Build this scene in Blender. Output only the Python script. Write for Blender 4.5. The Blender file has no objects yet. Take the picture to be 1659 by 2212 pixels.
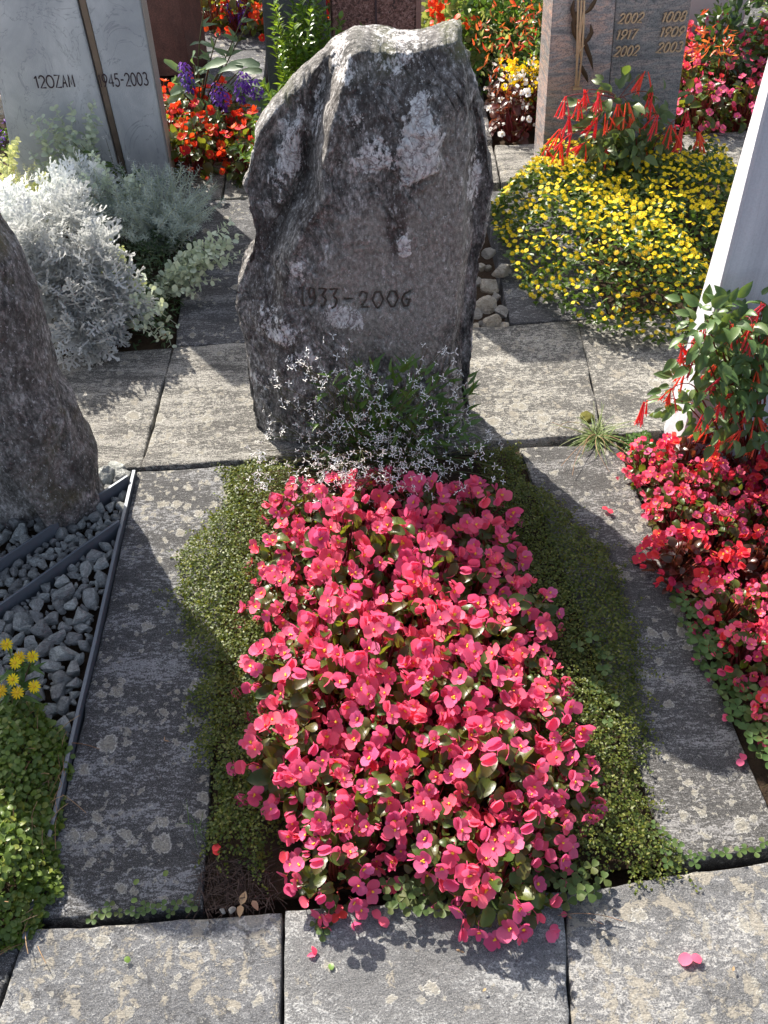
import bpy, math, random
import numpy as np
from mathutils import Vector, Matrix, Quaternion

# ------------------------------------------------------------------ camera, sky, sun, exposure
C = bpy.context.scene
COL = C.collection
CAM_H = 1.6; FPX = 2100.0; PW, PH = 1659.0, 2212.0
PITCH = math.radians(46.0); ROLL = math.radians(1.2)
_f = np.array([0, math.cos(PITCH), -math.sin(PITCH)]); _r = np.array([1.0, 0, 0]); _u = np.cross(_r, _f)
_r2 = math.cos(ROLL) * _r - math.sin(ROLL) * _u; _u2 = math.cos(ROLL) * _u + math.sin(ROLL) * _r
cam = bpy.data.objects.new('camera', bpy.data.cameras.new('camera')); COL.objects.link(cam)
cam.data.sensor_fit = 'HORIZONTAL'; cam.data.sensor_width = 36.0; cam.data.lens = 36.0 * FPX / PW
cam.data.clip_start = 0.02; cam.data.clip_end = 500
cam.matrix_world = Matrix(((_r2[0], _u2[0], -_f[0], 0), (_r2[1], _u2[1], -_f[1], 0), (_r2[2], _u2[2], -_f[2], CAM_H), (0, 0, 0, 1)))
C.camera = cam

SUN_AZ = math.radians(-34.0); SUN_EL = math.radians(38.5)      # azimuth from +Y towards +X
w = bpy.data.worlds.new("World"); C.world = w; w.use_nodes = True
bg = w.node_tree.nodes['Background']; sky = w.node_tree.nodes.new('ShaderNodeTexSky')
sky.sky_type = 'NISHITA'; sky.sun_disc = False; sky.sun_elevation = SUN_EL; sky.sun_rotation = SUN_AZ
sky.air_density = 0.8; sky.dust_density = 2.2; sky.ozone_density = 0.4
hs_ = w.node_tree.nodes.new('ShaderNodeHueSaturation'); hs_.inputs['Saturation'].default_value = 0.72      # thin high haze whitens the sky
w.node_tree.links.new(sky.outputs[0], hs_.inputs['Color']); w.node_tree.links.new(hs_.outputs[0], bg.inputs[0]); bg.inputs[1].default_value = 0.122
ld = bpy.data.lights.new('sun', 'SUN'); ld.energy = 5.0; ld.angle = math.radians(0.55); ld.color = (1.0, 0.93, 0.82)
sun = bpy.data.objects.new('sun', ld); COL.objects.link(sun)
TO_SUN = Vector((math.sin(SUN_AZ) * math.cos(SUN_EL), math.cos(SUN_AZ) * math.cos(SUN_EL), math.sin(SUN_EL)))
sun.rotation_euler = TO_SUN.to_track_quat('Z', 'Y').to_euler(); sun.location = (-3, 4, 6)
C.view_settings.view_transform = 'Standard'; C.view_settings.look = 'None'
C.view_settings.gamma = 1.0; C.view_settings.exposure = 1.32
C.cycles.max_bounces = 7; C.cycles.transmission_bounces = 5; C.cycles.diffuse_bounces = 4

# ------------------------------------------------------------------ survey: where a sighted point lies in the place
def _ray(px, py):
    return _f + (px - PW / 2) / FPX * _r2 - (py - PH / 2) / FPX * _u2
def G(px, py, z=0.0):
    d = _ray(px, py); t = (z - CAM_H) / d[2]; return np.array([0, 0, CAM_H]) + t * d
def AY(px, py, Y):
    d = _ray(px, py); return np.array([0, 0, CAM_H]) + d * (Y / d[1])
def GP(pts, z=0.0):
    return np.array([G(x, y, z)[:2] for x, y in pts])

R = np.random.default_rng(11)
random.seed(5)
def U(a, b, n=None): return R.uniform(a, b, n)

# ------------------------------------------------------------------ noise
def _hash(i, j, k, s):
    h = (i * 374761393 + j * 668265263 + k * 2147483647 + s * 974711) & 0xFFFFFFFF
    h = ((h ^ (h >> 13)) * 1274126177) & 0xFFFFFFFF
    return ((h ^ (h >> 16)) & 0xFFFF) / 65535.0
def vnoise(P, s=0):
    P = np.asarray(P, float); I = np.floor(P).astype(np.int64); F = P - I; F = F * F * (3 - 2 * F)
    out = 0
    for a in (0, 1):
        for b in (0, 1):
            for c in (0, 1):
                wgt = (F[:, 0] if a else 1 - F[:, 0]) * (F[:, 1] if b else 1 - F[:, 1]) * (F[:, 2] if c else 1 - F[:, 2])
                out = out + wgt * _hash(I[:, 0] + a, I[:, 1] + b, I[:, 2] + c, s)
    return out * 2 - 1
def fbm(P, sc=1.0, o=4, s=0):
    P = np.asarray(P, float) * sc; v = 0; a = 1; t = 0
    for k in range(o):
        v = v + a * vnoise(P + 17.3 * k, s + k); t += a; a *= 0.5; P = P * 2.03
    return v / t
def sst(a, b, x):
    t = np.clip((x - a) / (b - a), 0, 1); return t * t * (3 - 2 * t)
def inside(poly, P):
    x, y = P[:, 0], P[:, 1]; r = np.zeros(len(P), bool); n = len(poly)
    for i in range(n):
        x1, y1 = poly[i]; x2, y2 = poly[(i + 1) % n]
        if y1 == y2: continue
        c = ((y1 > y) != (y2 > y)) & (x < (x2 - x1) * (y - y1) / (y2 - y1) + x1); r ^= c
    return r
def edge_dist(poly, P):
    d = np.full(len(P), 9.0)
    for i in range(len(poly)):
        a = poly[i]; b = poly[(i + 1) % len(poly)]; ab = b - a
        t = np.clip(((P - a) @ ab) / max(ab @ ab, 1e-9), 0, 1)
        d = np.minimum(d, np.linalg.norm(P - (a + t[:, None] * ab), axis=1))
    return d
def fill(poly, n):
    poly = np.asarray(poly); lo, hi = poly.min(0), poly.max(0); out = np.zeros((0, 2))
    while len(out) < n:
        P = R.uniform(lo, hi, (n * 2, 2)); out = np.vstack([out, P[inside(poly, P)]])
    return out[:n]
def darts(poly, d, tries=4000):
    out = []
    for p in fill(poly, tries):
        if all((p[0] - q[0]) ** 2 + (p[1] - q[1]) ** 2 > d * d for q in out): out.append(p)
    return out

# ------------------------------------------------------------------ meshes
class MB:
    def __init__(s): s.v = []; s.f = []; s.n = 0; s.at = {}
    def add(s, V, F, mi=0):
        V = np.asarray(V, float).reshape(-1, 3)
        for f in (F if isinstance(F, list) else [F]):
            f = np.asarray(f, np.int64)
            if len(f): s.f.append((f + s.n, mi))
        s.v.append(V); s.n += len(V); return s
    def mesh(s, name, mats, smooth=True, attrs=None):
        me = bpy.data.meshes.new(name)
        V = np.vstack(s.v) if s.v else np.zeros((0, 3))
        me.vertices.add(len(V)); me.vertices.foreach_set('co', V.astype(np.float32).ravel())
        nl = sum(f.size for f, _ in s.f); nf = sum(len(f) for f, _ in s.f)
        me.loops.add(nl); me.polygons.add(nf)
        li = np.concatenate([f.ravel() for f, _ in s.f]); cnt = np.concatenate([np.full(len(f), f.shape[1]) for f, _ in s.f])
        st = np.concatenate([[0], np.cumsum(cnt)[:-1]]); mi = np.concatenate([np.full(len(f), m) for f, m in s.f])
        me.loops.foreach_set('vertex_index', li.astype(np.int32)); me.polygons.foreach_set('loop_start', st.astype(np.int32))
        try: me.polygons.foreach_set('loop_total', cnt.astype(np.int32))
        except Exception: pass
        me.polygons.foreach_set('material_index', mi.astype(np.int32))
        me.polygons.foreach_set('use_smooth', np.full(nf, smooth))
        for m in (mats if isinstance(mats, (list, tuple)) else [mats]): me.materials.append(m)
        for k, a in (attrs or {}).items():
            t = me.attributes.new(k, 'FLOAT', 'POINT'); t.data.foreach_set('value', np.asarray(a, np.float32))
        me.update(calc_edges=True); me.validate(); return me
    def obj(s, name, mats, parent=None, smooth=True, attrs=None):
        return link(name, s.mesh(name, mats, smooth, attrs), parent)
def link(name, me, parent=None, loc=None):
    o = bpy.data.objects.new(name, me); COL.objects.link(o)
    if parent is not None: o.parent = parent
    if loc is not None: o.location = loc
    return o
def tag(o, label=None, cat=None, group=None, kind=None):
    for k, v in (('label', label), ('category', cat), ('group', group), ('kind', kind)):
        if v: o[k] = v
    return o
def thing(name, label, cat, loc=(0, 0, 0), rz=0.0, group=None):
    o = bpy.data.objects.new(name, None); COL.objects.link(o); o.location = loc; o.rotation_euler = (0, 0, rz)
    o.empty_display_size = 0.05
    return tag(o, label, cat, group)
def copy_tree(o, parent=None):
    c = o.copy(); COL.objects.link(c); c.parent = parent
    for ch in list(o.children): copy_tree(ch, c)
    return c
def box(mb, x0, x1, y0, y1, z0, z1, mi=0):
    V = [(x, y, z) for x in (x0, x1) for y in (y0, y1) for z in (z0, z1)]
    return mb.add(V, np.array([(0, 1, 3, 2), (4, 6, 7, 5), (0, 4, 5, 1), (2, 3, 7, 6), (0, 2, 6, 4), (1, 5, 7, 3)]), mi)
def norm(a): return a / np.maximum(np.linalg.norm(a, axis=-1, keepdims=True), 1e-9)
def tube(mb, P, r, n=5, mi=0):
    P = np.asarray(P, float); m = len(P); r = np.broadcast_to(np.asarray(r, float), (m,))
    T = norm(np.gradient(P, axis=0)); ref = np.array([0.31, 0.22, 0.92]); 
    A = norm(np.cross(T, ref)); B = np.cross(T, A); a = np.arange(n) * 2 * math.pi / n
    V = P[:, None] + r[:, None, None] * (np.cos(a)[None, :, None] * A[:, None] + np.sin(a)[None, :, None] * B[:, None])
    i = np.arange(m - 1)[:, None] * n; j = np.arange(n)[None]; k = (j + 1) % n
    F = np.stack([i + j, i + k, i + n + k, i + n + j], -1).reshape(-1, 4)
    return mb.add(V.reshape(-1, 3), F, mi)
def curve_pts(a, b, sag=0.0, n=6, side=None):
    t = np.linspace(0, 1, n)[:, None]; a = np.asarray(a, float); b = np.asarray(b, float)
    p = a + (b - a) * t + np.array([0, 0, 1.0]) * sag * 4 * t * (1 - t)
    if side is not None: p = p + np.asarray(side) * 4 * t * (1 - t)
    return p
def leaf_t(n=4, prof=None, fold=0.12, curl=0.15, wid=0.5, wave=0.0):
    """a leaf of unit length: base at the origin, tip at +Y, upper side +Z; two quads across"""
    t = np.linspace(0, 1, n + 1); p = prof or (lambda t: np.sin(math.pi * np.clip(t, 0.0, 1) ** 0.8))
    ww = np.maximum(p(t) * wid / 2, 0.006); z = -curl * t ** 2 * 0.9; wv = wave * np.sin(t * 9)
    L = np.stack([-ww, t, z + fold * ww * 2 + wv], 1); M = np.stack([0 * t, t, z], 1); Rr = np.stack([ww, t, z + fold * ww * 2 - wv], 1)
    V = np.concatenate([L, M, Rr]); m = n + 1; i = np.arange(n)
    F = np.concatenate([np.stack([i, i + m, i + m + 1, i + 1], 1), np.stack([i + m, i + 2 * m, i + 2 * m + 1, i + m + 1], 1)])
    return V, F
def place(T, P, Yd, Zd, S):
    V, F = T; P = np.asarray(P, float); n = len(P); Y = norm(np.asarray(Yd, float)); X = norm(np.cross(Y, Zd)); Z = np.cross(X, Y)
    S = np.broadcast_to(np.asarray(S, float), (n,))
    out = P[:, None] + S[:, None, None] * (V[None, :, 0:1] * X[:, None] + V[None, :, 1:2] * Y[:, None] + V[None, :, 2:3] * Z[:, None])
    if n == 0: return np.zeros((0, 3)), F[:0]
    FF = (F[None] + (np.arange(n) * len(V))[:, None, None]).reshape(-1, F.shape[1])
    return out.reshape(-1, 3), FF
def scat(mb, T, P, Yd, Zd, S, mi=0):
    if len(P):
        V, F = place(T, P, Yd, Zd, S); mb.add(V, F, mi)
    return mb
def rdir(n, up=0.5, spread=1.0):
    d = R.normal(0, spread, (n, 3)); d[:, 2] = np.abs(d[:, 2]) * 0.3 + up; return norm(d)
def basis(Y, Z, P, s=1.0):
    Y = norm(np.asarray(Y, float)); X = norm(np.cross(Y, Z)); Z = np.cross(X, Y)
    M = Matrix.Identity(4)
    for i in range(3): M[i][0] = X[i] * s; M[i][1] = Y[i] * s; M[i][2] = Z[i] * s; M[i][3] = P[i]
    return M
def ico(sub=3):
    import bmesh
    bm = bmesh.new(); bmesh.ops.create_icosphere(bm, subdivisions=sub, radius=1.0)
    V = np.array([v.co[:] for v in bm.verts]); F = np.array([[v.index for v in f.verts] for f in bm.faces]); bm.free(); return V, F
ICO = {k: ico(k) for k in (1, 2, 3, 4)}

# ------------------------------------------------------------------ materials
def newmat(name):
    m = bpy.data.materials.new(name); m.use_nodes = True; nt = m.node_tree; nt.nodes.clear()
    out = nt.nodes.new('ShaderNodeOutputMaterial'); return m, nt, out
def nd(nt, typ, props=None, **kw):
    n = nt.nodes.new('ShaderNode' + typ)
    for k, v in (props or {}).items(): setattr(n, k, v)
    for k, v in kw.items():
        s = n.inputs[int(k[1:])] if k[0] == '_' else n.inputs[k.replace('_', ' ')]
        if isinstance(v, bpy.types.NodeSocket): nt.links.new(v, s)
        else: s.default_value = (*v, 1) if isinstance(v, tuple) and len(v) == 3 and s.type == 'RGBA' else v
    return n
def ma(nt, op, a, b=0.0, clamp=False):
    return nd(nt, 'Math', {'operation': op, 'use_clamp': clamp}, _0=a, _1=b).outputs[0]
def mix(nt, f, a, b, blend='MIX'):
    n = nt.nodes.new('ShaderNodeMix'); n.data_type = 'RGBA'; n.blend_type = blend
    for i, v in ((0, f), (6, a), (7, b)):
        if isinstance(v, bpy.types.NodeSocket): nt.links.new(v, n.inputs[i])
        else: n.inputs[i].default_value = (*v, 1) if isinstance(v, tuple) else v
    return n.outputs[2]
def ramp(nt, f, st, interp='LINEAR'):
    n = nt.nodes.new('ShaderNodeValToRGB'); n.color_ramp.interpolation = interp; e = n.color_ramp.elements
    while len(e) < len(st): e.new(0.5)
    for k, (p, c) in enumerate(st):
        e[k].position = p; e[k].color = (*c, 1) if isinstance(c, tuple) else (c, c, c, 1)
    nt.links.new(f, n.inputs[0]); return n.outputs[0]
def coords(nt, scale=(1, 1, 1), rot=(0, 0, 0), kind='Object'):
    t = nt.nodes.new('ShaderNodeTexCoord')
    return nd(nt, 'Mapping', None, Vector=t.outputs[kind], Scale=scale, Rotation=rot).outputs[0]
def geo_pos(nt, scale=(1, 1, 1), rot=(0, 0, 0)):
    t = nt.nodes.new('ShaderNodeNewGeometry')
    return nd(nt, 'Mapping', None, Vector=t.outputs['Position'], Scale=scale, Rotation=rot).outputs[0]
def noise(nt, vec, scale, detail=4, rough=0.55, dist=0.0):
    return nd(nt, 'TexNoise', None, Vector=vec, Scale=scale, Detail=detail, Roughness=rough, Distortion=dist).outputs[0]
def bump(nt, h, dist=0.003, strength=1.0):
    return nd(nt, 'Bump', None, Height=h, Distance=dist, Strength=strength).outputs[0]
def bsdf(nt, out, col, rough=0.7, nrm=None, spec=0.3, metal=0.0):
    b = nd(nt, 'BsdfPrincipled', None, Base_Color=col, Roughness=rough, Metallic=metal); b.inputs['Specular IOR Level'].default_value = spec
    if nrm is not None: nt.links.new(nrm, b.inputs['Normal'])
    nt.links.new(b.outputs[0], out.inputs[0]); return b
def plain(name, col, rough=0.6, metal=0.0, var=0.15, sc=60, spec=0.3, bd=0.0005):
    m, nt, out = newmat(name); v = coords(nt); n = noise(nt, v, sc)
    c = mix(nt, n, tuple(x * (1 - var) for x in col), tuple(min(1, x * (1 + var)) for x in col))
    bsdf(nt, out, c, rough, bump(nt, n, bd), spec, metal); return m
def leafmat(name, cols, trans=0.35, rough=0.45, spec=0.35, tcol=None, edge=None):
    """leaf, petal: tone varies leaf by leaf; some light passes through"""
    m, nt, out = newmat(name); g = nt.nodes.new('ShaderNodeNewGeometry')
    k = len(cols); c = ramp(nt, g.outputs['Random Per Island'], [(i / max(k - 1, 1), cc) for i, cc in enumerate(cols)])
    oi = nt.nodes.new('ShaderNodeObjectInfo'); v = coords(nt); n = noise(nt, v, 90, 3)
    c = mix(nt, ma(nt, 'MULTIPLY', n, 0.35), c, tuple(x * 0.55 for x in cols[0]))
    hs = nd(nt, 'HueSaturation', None, Color=c, Hue=ma(nt, 'ADD', ma(nt, 'MULTIPLY', oi.outputs['Random'], 0.034), 0.481),
            Value=ma(nt, 'ADD', ma(nt, 'MULTIPLY', oi.outputs['Random'], 0.36), 0.84)).outputs[0]
    p = nd(nt, 'BsdfPrincipled', None, Base_Color=hs, Roughness=rough); p.inputs['Specular IOR Level'].default_value = spec
    nt.links.new(bump(nt, n, 0.0006), p.inputs['Normal'])
    tc = hs if tcol is None else mix(nt, 0.6, hs, tcol)
    t = nd(nt, 'BsdfTranslucent', None, Color=tc)
    s = nd(nt, 'MixShader', None, _0=trans, _1=p.outputs[0], _2=t.outputs[0])
    nt.links.new(s.outputs[0], out.inputs[0]); return m

def slabmat(name, dark, mid, pale, fleck=0.5, blob=0.5, rot=0.1, seed=0.0, streak=1.0, tan=0.0, crust=0.0, grain=1.0):
    """weathered gneiss slab: crystalline grit, foliated pale flecks, tan and black crusts, round lichens with a lighter rim"""
    m, nt, out = newmat(name)
    t = nt.nodes.new('ShaderNodeNewGeometry')
    P = nd(nt, 'Mapping', None, Vector=t.outputs['Position'], Location=(seed, seed * 0.7, 0)).outputs[0]
    Ps = nd(nt, 'Mapping', None, Vector=P, Rotation=(0, 0, rot), Scale=(1, 1 + 3.0 * streak, 1)).outputs[0]
    big = noise(nt, Ps, 5, 5, 0.6); fine = noise(nt, Ps, 62, 8, 0.74, 0.25); grit = noise(nt, P, 300, 4, 0.75); sparkle = noise(nt, P, 620, 2, 0.6)
    c = mix(nt, ramp(nt, ma(nt, 'ADD', ma(nt, 'MULTIPLY', big, 0.45), ma(nt, 'MULTIPLY', fine, 0.55)), [(0.40, 0.0), (0.60, 1.0)]), dark, mid)
    c = mix(nt, ramp(nt, grit, [(0.36, 0.75 * grain), (0.52, 0.0)]), c, tuple(x * 0.4 for x in dark))
    c = mix(nt, ramp(nt, sparkle, [(0.55, 0.0), (0.68, 0.6 * grain)]), c, tuple(x * 1.05 for x in pale))
    h = ma(nt, 'ADD', ma(nt, 'MULTIPLY', fine, 0.75), ma(nt, 'MULTIPLY', grit, 0.4))
    fl = ma(nt, 'ADD', ma(nt, 'MULTIPLY', fine, 0.60), ma(nt, 'MULTIPLY', big, 0.40))
    fl = ma(nt, 'ADD', fl, ma(nt, 'MULTIPLY', ma(nt, 'SUBTRACT', grit, 0.5), 0.30))
    th = 0.615 - 0.2 * fleck
    fm = ramp(nt, fl, [(th, 0.0), (th + 0.03, 1.0)])
    pc = mix(nt, ramp(nt, grit, [(0.38, 0.0), (0.6, 1.0)]), tuple(x * 0.55 for x in pale), tuple(min(0.8, x * 1.1) for x in pale))
    c = mix(nt, ma(nt, 'MULTIPLY', fm, 0.8), c, pc)
    if tan > 0:
        tn = noise(nt, P, 24, 8, 0.72, 0.4); tm = ramp(nt, ma(nt, 'ADD', tn, ma(nt, 'MULTIPLY', ma(nt, 'SUBTRACT', grit, 0.5), 0.12)), [(0.66 - 0.16 * tan, 0.0), (0.685 - 0.16 * tan, 1.0)])
        c = mix(nt, ma(nt, 'MULTIPLY', tm, 0.8), c, mix(nt, grit, (0.15, 0.135, 0.11), (0.45, 0.41, 0.335))); h = ma(nt, 'ADD', h, ma(nt, 'MULTIPLY', tm, 0.06))
    if crust > 0:
        cn = noise(nt, P, 15, 8, 0.72, 0.4); cm = ramp(nt, ma(nt, 'ADD', cn, ma(nt, 'MULTIPLY', ma(nt, 'SUBTRACT', fine, 0.5), 0.3)), [(0.67 - 0.15 * crust, 0.0), (0.71 - 0.15 * crust, 0.8)])
        c = mix(nt, cm, c, mix(nt, grit, (0.025, 0.025, 0.027), (0.09, 0.09, 0.095)))
    if blob > 0:
        wob = nd(nt, 'TexNoise', None, Vector=P, Scale=48.0, Detail=5.0, Roughness=0.72).outputs['Color']
        Pw = nd(nt, 'VectorMath', {'operation': 'ADD'}, _0=P, _1=nd(nt, 'VectorMath', {'operation': 'SCALE'}, _0=nd(nt, 'VectorMath', {'operation': 'SUBTRACT'}, _0=wob, _1=(0.5, 0.5, 0.5)).outputs[0], Scale=0.04).outputs[0]).outputs[0]
        for sc, rad, den in ((16, 0.38, 0.45), (31, 0.42, 1.3), (62, 0.40, 1.6)):
            vo = nd(nt, 'TexVoronoi', {'voronoi_dimensions': '2D'}, Vector=Pw, Scale=float(sc))
            keep = nd(nt, 'SeparateColor', None, Color=vo.outputs['Color']).outputs
            patch = ramp(nt, noise(nt, P, 3.6, 2), [(0.47, 0.0), (0.64, 0.62 * blob * den)])
            ok = ma(nt, 'LESS_THAN', keep[0], ma(nt, 'ADD', patch, 0.03 + 0.06 * blob * den))
            r = ma(nt, 'MULTIPLY', ma(nt, 'ADD', ma(nt, 'MULTIPLY', keep[1], 0.75), 0.25), rad)
            q = ma(nt, 'DIVIDE', vo.outputs['Distance'], r)
            msk = ma(nt, 'MULTIPLY', ramp(nt, q, [(0.88, 1.0), (1.0, 0.0)]), ok)
            lc = ramp(nt, q, [(0.0, (0.22, 0.20, 0.155)), (0.4, (0.41, 0.38, 0.31)), (0.68, (0.27, 0.255, 0.215)), (0.84, (0.60, 0.58, 0.52))])
            lc = mix(nt, ramp(nt, grit, [(0.42, 0.55), (0.58, 0.0)]), lc, tuple(x * 0.9 for x in mid))
            c = mix(nt, ma(nt, 'MULTIPLY', msk, 0.85), c, lc); h = ma(nt, 'ADD', h, ma(nt, 'MULTIPLY', msk, 0.10))
    bsdf(nt, out, c, 0.8, bump(nt, h, 0.008, 1.0), 0.3); return m
# ------------------------------------------------------------------ material set
M = {}
M['slab_shade'] = slabmat('slab_shaded', (0.045, 0.045, 0.048), (0.10, 0.10, 0.105), (0.30, 0.30, 0.31), 0.40, 0.5, 0.25, 1.3)  # darker copy of the slab stone, shade put into its colour
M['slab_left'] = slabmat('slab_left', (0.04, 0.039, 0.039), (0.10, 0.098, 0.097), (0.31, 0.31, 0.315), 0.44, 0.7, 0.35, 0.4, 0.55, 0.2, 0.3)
M['slab_right'] = slabmat('slab_right', (0.05, 0.048, 0.046), (0.13, 0.125, 0.12), (0.34, 0.33, 0.32), 0.44, 0.6, 0.15, 2.4, 0.7, 0.2, 0.2)
M['slab_band'] = slabmat('slab_band', (0.068, 0.065, 0.06), (0.16, 0.152, 0.138), (0.45, 0.43, 0.385), 0.58, 0.6, 0.07, 3.7, 1.6, 0.35)
M['slab_bandr'] = slabmat('slab_band_lichened', (0.065, 0.062, 0.058), (0.15, 0.144, 0.132), (0.45, 0.43, 0.38), 0.50, 1.0, 0.07, 5.1, 0.5, 0.55)
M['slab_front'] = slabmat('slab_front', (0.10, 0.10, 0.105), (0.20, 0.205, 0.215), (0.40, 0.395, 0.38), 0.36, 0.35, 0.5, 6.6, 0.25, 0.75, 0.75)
M['slab_front3'] = slabmat('slab_front_tan', (0.11, 0.11, 0.112), (0.23, 0.23, 0.235), (0.42, 0.41, 0.39), 0.40, 0.25, 0.5, 9.6, 0.25, 0.8, 0.35)
M['slab_front2'] = slabmat('slab_front_clean', (0.12, 0.12, 0.122), (0.23, 0.23, 0.23), (0.40, 0.40, 0.39), 0.36, 0.06, 0.4, 8.2, 0.25, 0.25, 0.1, 1.0)

def soilmat():
    m, nt, out = newmat('soil'); P = geo_pos(nt); n = noise(nt, P, 60, 6, 0.7); k = noise(nt, P, 9, 3)
    c = mix(nt, n, (0.018, 0.012, 0.008), (0.075, 0.05, 0.035)); c = mix(nt, ramp(nt, k, [(0.4, 0.0), (0.7, 0.5)]), c, (0.09, 0.065, 0.04))
    bsdf(nt, out, c, 0.95, bump(nt, n, 0.012), 0.1); return m
M['soil'] = soilmat()
def lawnmat():
    m, nt, out = newmat('lawn'); P = geo_pos(nt); n = noise(nt, P, 80, 5, 0.7)
    bsdf(nt, out, mix(nt, n, (0.02, 0.045, 0.008), (0.08, 0.14, 0.025)), 0.9, bump(nt, n, 0.02), 0.1); return m
M['lawn'] = lawnmat()

def bouldermat(name, warm=0.5, attrs=True):
    m, nt, out = newmat(name); v = coords(nt)
    vs = coords(nt, (1, 1, 0.55), (0.1, 0.25, 0))
    big = noise(nt, v, 5, 4, 0.6, 0.4); med = noise(nt, vs, 30, 6, 0.7, 0.5); fine = noise(nt, vs, 130, 5, 0.72); grit = noise(nt, v, 420, 3, 0.6)
    s = ma(nt, 'ADD', ma(nt, 'MULTIPLY', med, 0.5), ma(nt, 'MULTIPLY', fine, 0.5))
    c = ramp(nt, s, [(0.41, (0.042, 0.039, 0.037)), (0.485, (0.138, 0.129, 0.120)), (0.54, (0.265, 0.25, 0.235)), (0.595, (0.52, 0.50, 0.48))])
    h = ma(nt, 'ADD', ma(nt, 'MULTIPLY', med, 0.7), ma(nt, 'ADD', ma(nt, 'MULTIPLY', fine, 0.4), ma(nt, 'MULTIPLY', grit, 0.12)))
    if attrs:
        def at(n): return nd(nt, 'Attribute', {'attribute_name': n}).outputs['Fac']
        clean = at('clean'); quartz = at('quartz'); dark = at('dark')
        cc = mix(nt, ramp(nt, fine, [(0.38, 0.0), (0.62, 1.0)]), (0.185, 0.17, 0.15), (0.46, 0.43, 0.39)); cc = mix(nt, ramp(nt, grit, [(0.35, 0.0), (0.7, 0.6)]), cc, (0.13, 0.115, 0.097))
        c = mix(nt, clean, c, cc)
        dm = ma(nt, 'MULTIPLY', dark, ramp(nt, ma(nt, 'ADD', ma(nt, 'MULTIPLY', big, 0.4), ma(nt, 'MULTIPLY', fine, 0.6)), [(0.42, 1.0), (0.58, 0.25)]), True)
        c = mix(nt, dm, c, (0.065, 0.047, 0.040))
        q = ma(nt, 'MULTIPLY', quartz, 1.0); q = ramp(nt, ma(nt, 'ADD', q, ma(nt, 'MULTIPLY', ma(nt, 'SUBTRACT', s, 0.5), 3.6)), [(0.34, 0.0), (0.52, 1.0)])
        qc = mix(nt, ramp(nt, fine, [(0.38, 0.0), (0.6, 1.0)]), (0.42, 0.395, 0.385), (0.82, 0.805, 0.79)); qc = mix(nt, ramp(nt, ma(nt, 'ABSOLUTE', ma(nt, 'SUBTRACT', noise(nt, v, 24, 4, 0.65, 0.8), 0.5)), [(0.0, 0.85), (0.035, 0.0)]), qc, (0.14, 0.10, 0.095))
        c = mix(nt, q, c, qc)
        moss = at('moss'); c = mix(nt, ma(nt, 'MULTIPLY', moss, ramp(nt, s, [(0.4, 1.0), (0.65, 0.1)])), c, (0.16, 0.17, 0.07))
    else:
        ol = ramp(nt, noise(nt, v, 9, 4), [(0.56, 0.0), (0.7, 0.7)]); c = mix(nt, ol, c, (0.12, 0.10, 0.035))
        c = mix(nt, ramp(nt, big, [(0.38, 0.5), (0.54, 0.0)]), c, (0.075, 0.062, 0.052))
    wsp = ramp(nt, noise(nt, vs, 170, 4, 0.7), [(0.60, 0.0), (0.65, 0.85)]); c = mix(nt, wsp, c, (0.56, 0.54, 0.53))
    c = mix(nt, 0.10 * warm, c, (0.2, 0.13, 0.09), 'OVERLAY')
    bsdf(nt, out, c, 0.72, bump(nt, h, 0.018, 1.0), 0.4); return m
M['boulder'] = bouldermat('boulder', 0.5); M['boulder2'] = bouldermat('boulder_speckled', 0.6, False)
def groovemat():
    m, nt, out = newmat('carved_groove'); v = coords(nt); n = noise(nt, v, 300, 3)
    bsdf(nt, out, mix(nt, n, (0.05, 0.043, 0.036), (0.12, 0.10, 0.085)), 0.9, bump(nt, n, 0.001), 0.1); return m
M['groove'] = groovemat()
def marblemat(name, base, dark, vein, sc=1.0, streak=(1, 1, 1), vs=0.6, grain=0.0):
    m, nt, out = newmat(name); v = coords(nt, streak); a = noise(nt, v, 4 * sc, 6, 0.6, 1.0); b = noise(nt, v, 18 * sc, 5, 0.6, 1.5); g = noise(nt, coords(nt), 260, 3)
    c = mix(nt, ramp(nt, a, [(0.3, 0.0), (0.7, 1.0)]), dark, base)
    vn = ma(nt, 'ABSOLUTE', ma(nt, 'SUBTRACT', noise(nt, v, 7 * sc, 5, 0.65, 1.2), 0.5))
    c = mix(nt, ramp(nt, vn, [(0.0, vs), (0.010, 0.0)]), c, vein); c = mix(nt, ramp(nt, b, [(0.45, 0.0), (0.75, 0.45)]), c, dark)
    if grain: c = mix(nt, ramp(nt, g, [(0.35, grain), (0.6, 0.0)]), c, tuple(x * 0.4 for x in dark))
    bsdf(nt, out, c, 0.5, bump(nt, ma(nt, 'ADD', g, b), 0.0008), 0.4); return m
M['greymarble'] = marblemat('grey_marble', (0.60, 0.61, 0.615), (0.30, 0.315, 0.34), (0.16, 0.17, 0.19), 0.9, (1, 1, 0.6), 0.55)
M['whitemarble'] = marblemat('white_marble', (0.63, 0.63, 0.66), (0.44, 0.44, 0.48), (0.40, 0.40, 0.44), 1.0, (4, 4, 0.10), 0.5, 0.12)
M['palestone'] = marblemat('pale_limestone', (0.52, 0.46, 0.42), (0.42, 0.36, 0.33), (0.35, 0.28, 0.25), 0.8, (1, 1, 1), 0.2)
M['brownstone'] = marblemat('brown_granite', (0.17, 0.075, 0.06), (0.075, 0.035, 0.03), (0.26, 0.17, 0.15), 3.0, (1, 1, 0.6), 0.25, 0.6)
M['darkstone'] = marblemat('dark_grey_stone', (0.10, 0.10, 0.105), (0.05, 0.05, 0.054), (0.16, 0.15, 0.15), 3.0, (1, 1, 0.6), 0.2, 0.5)
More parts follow.
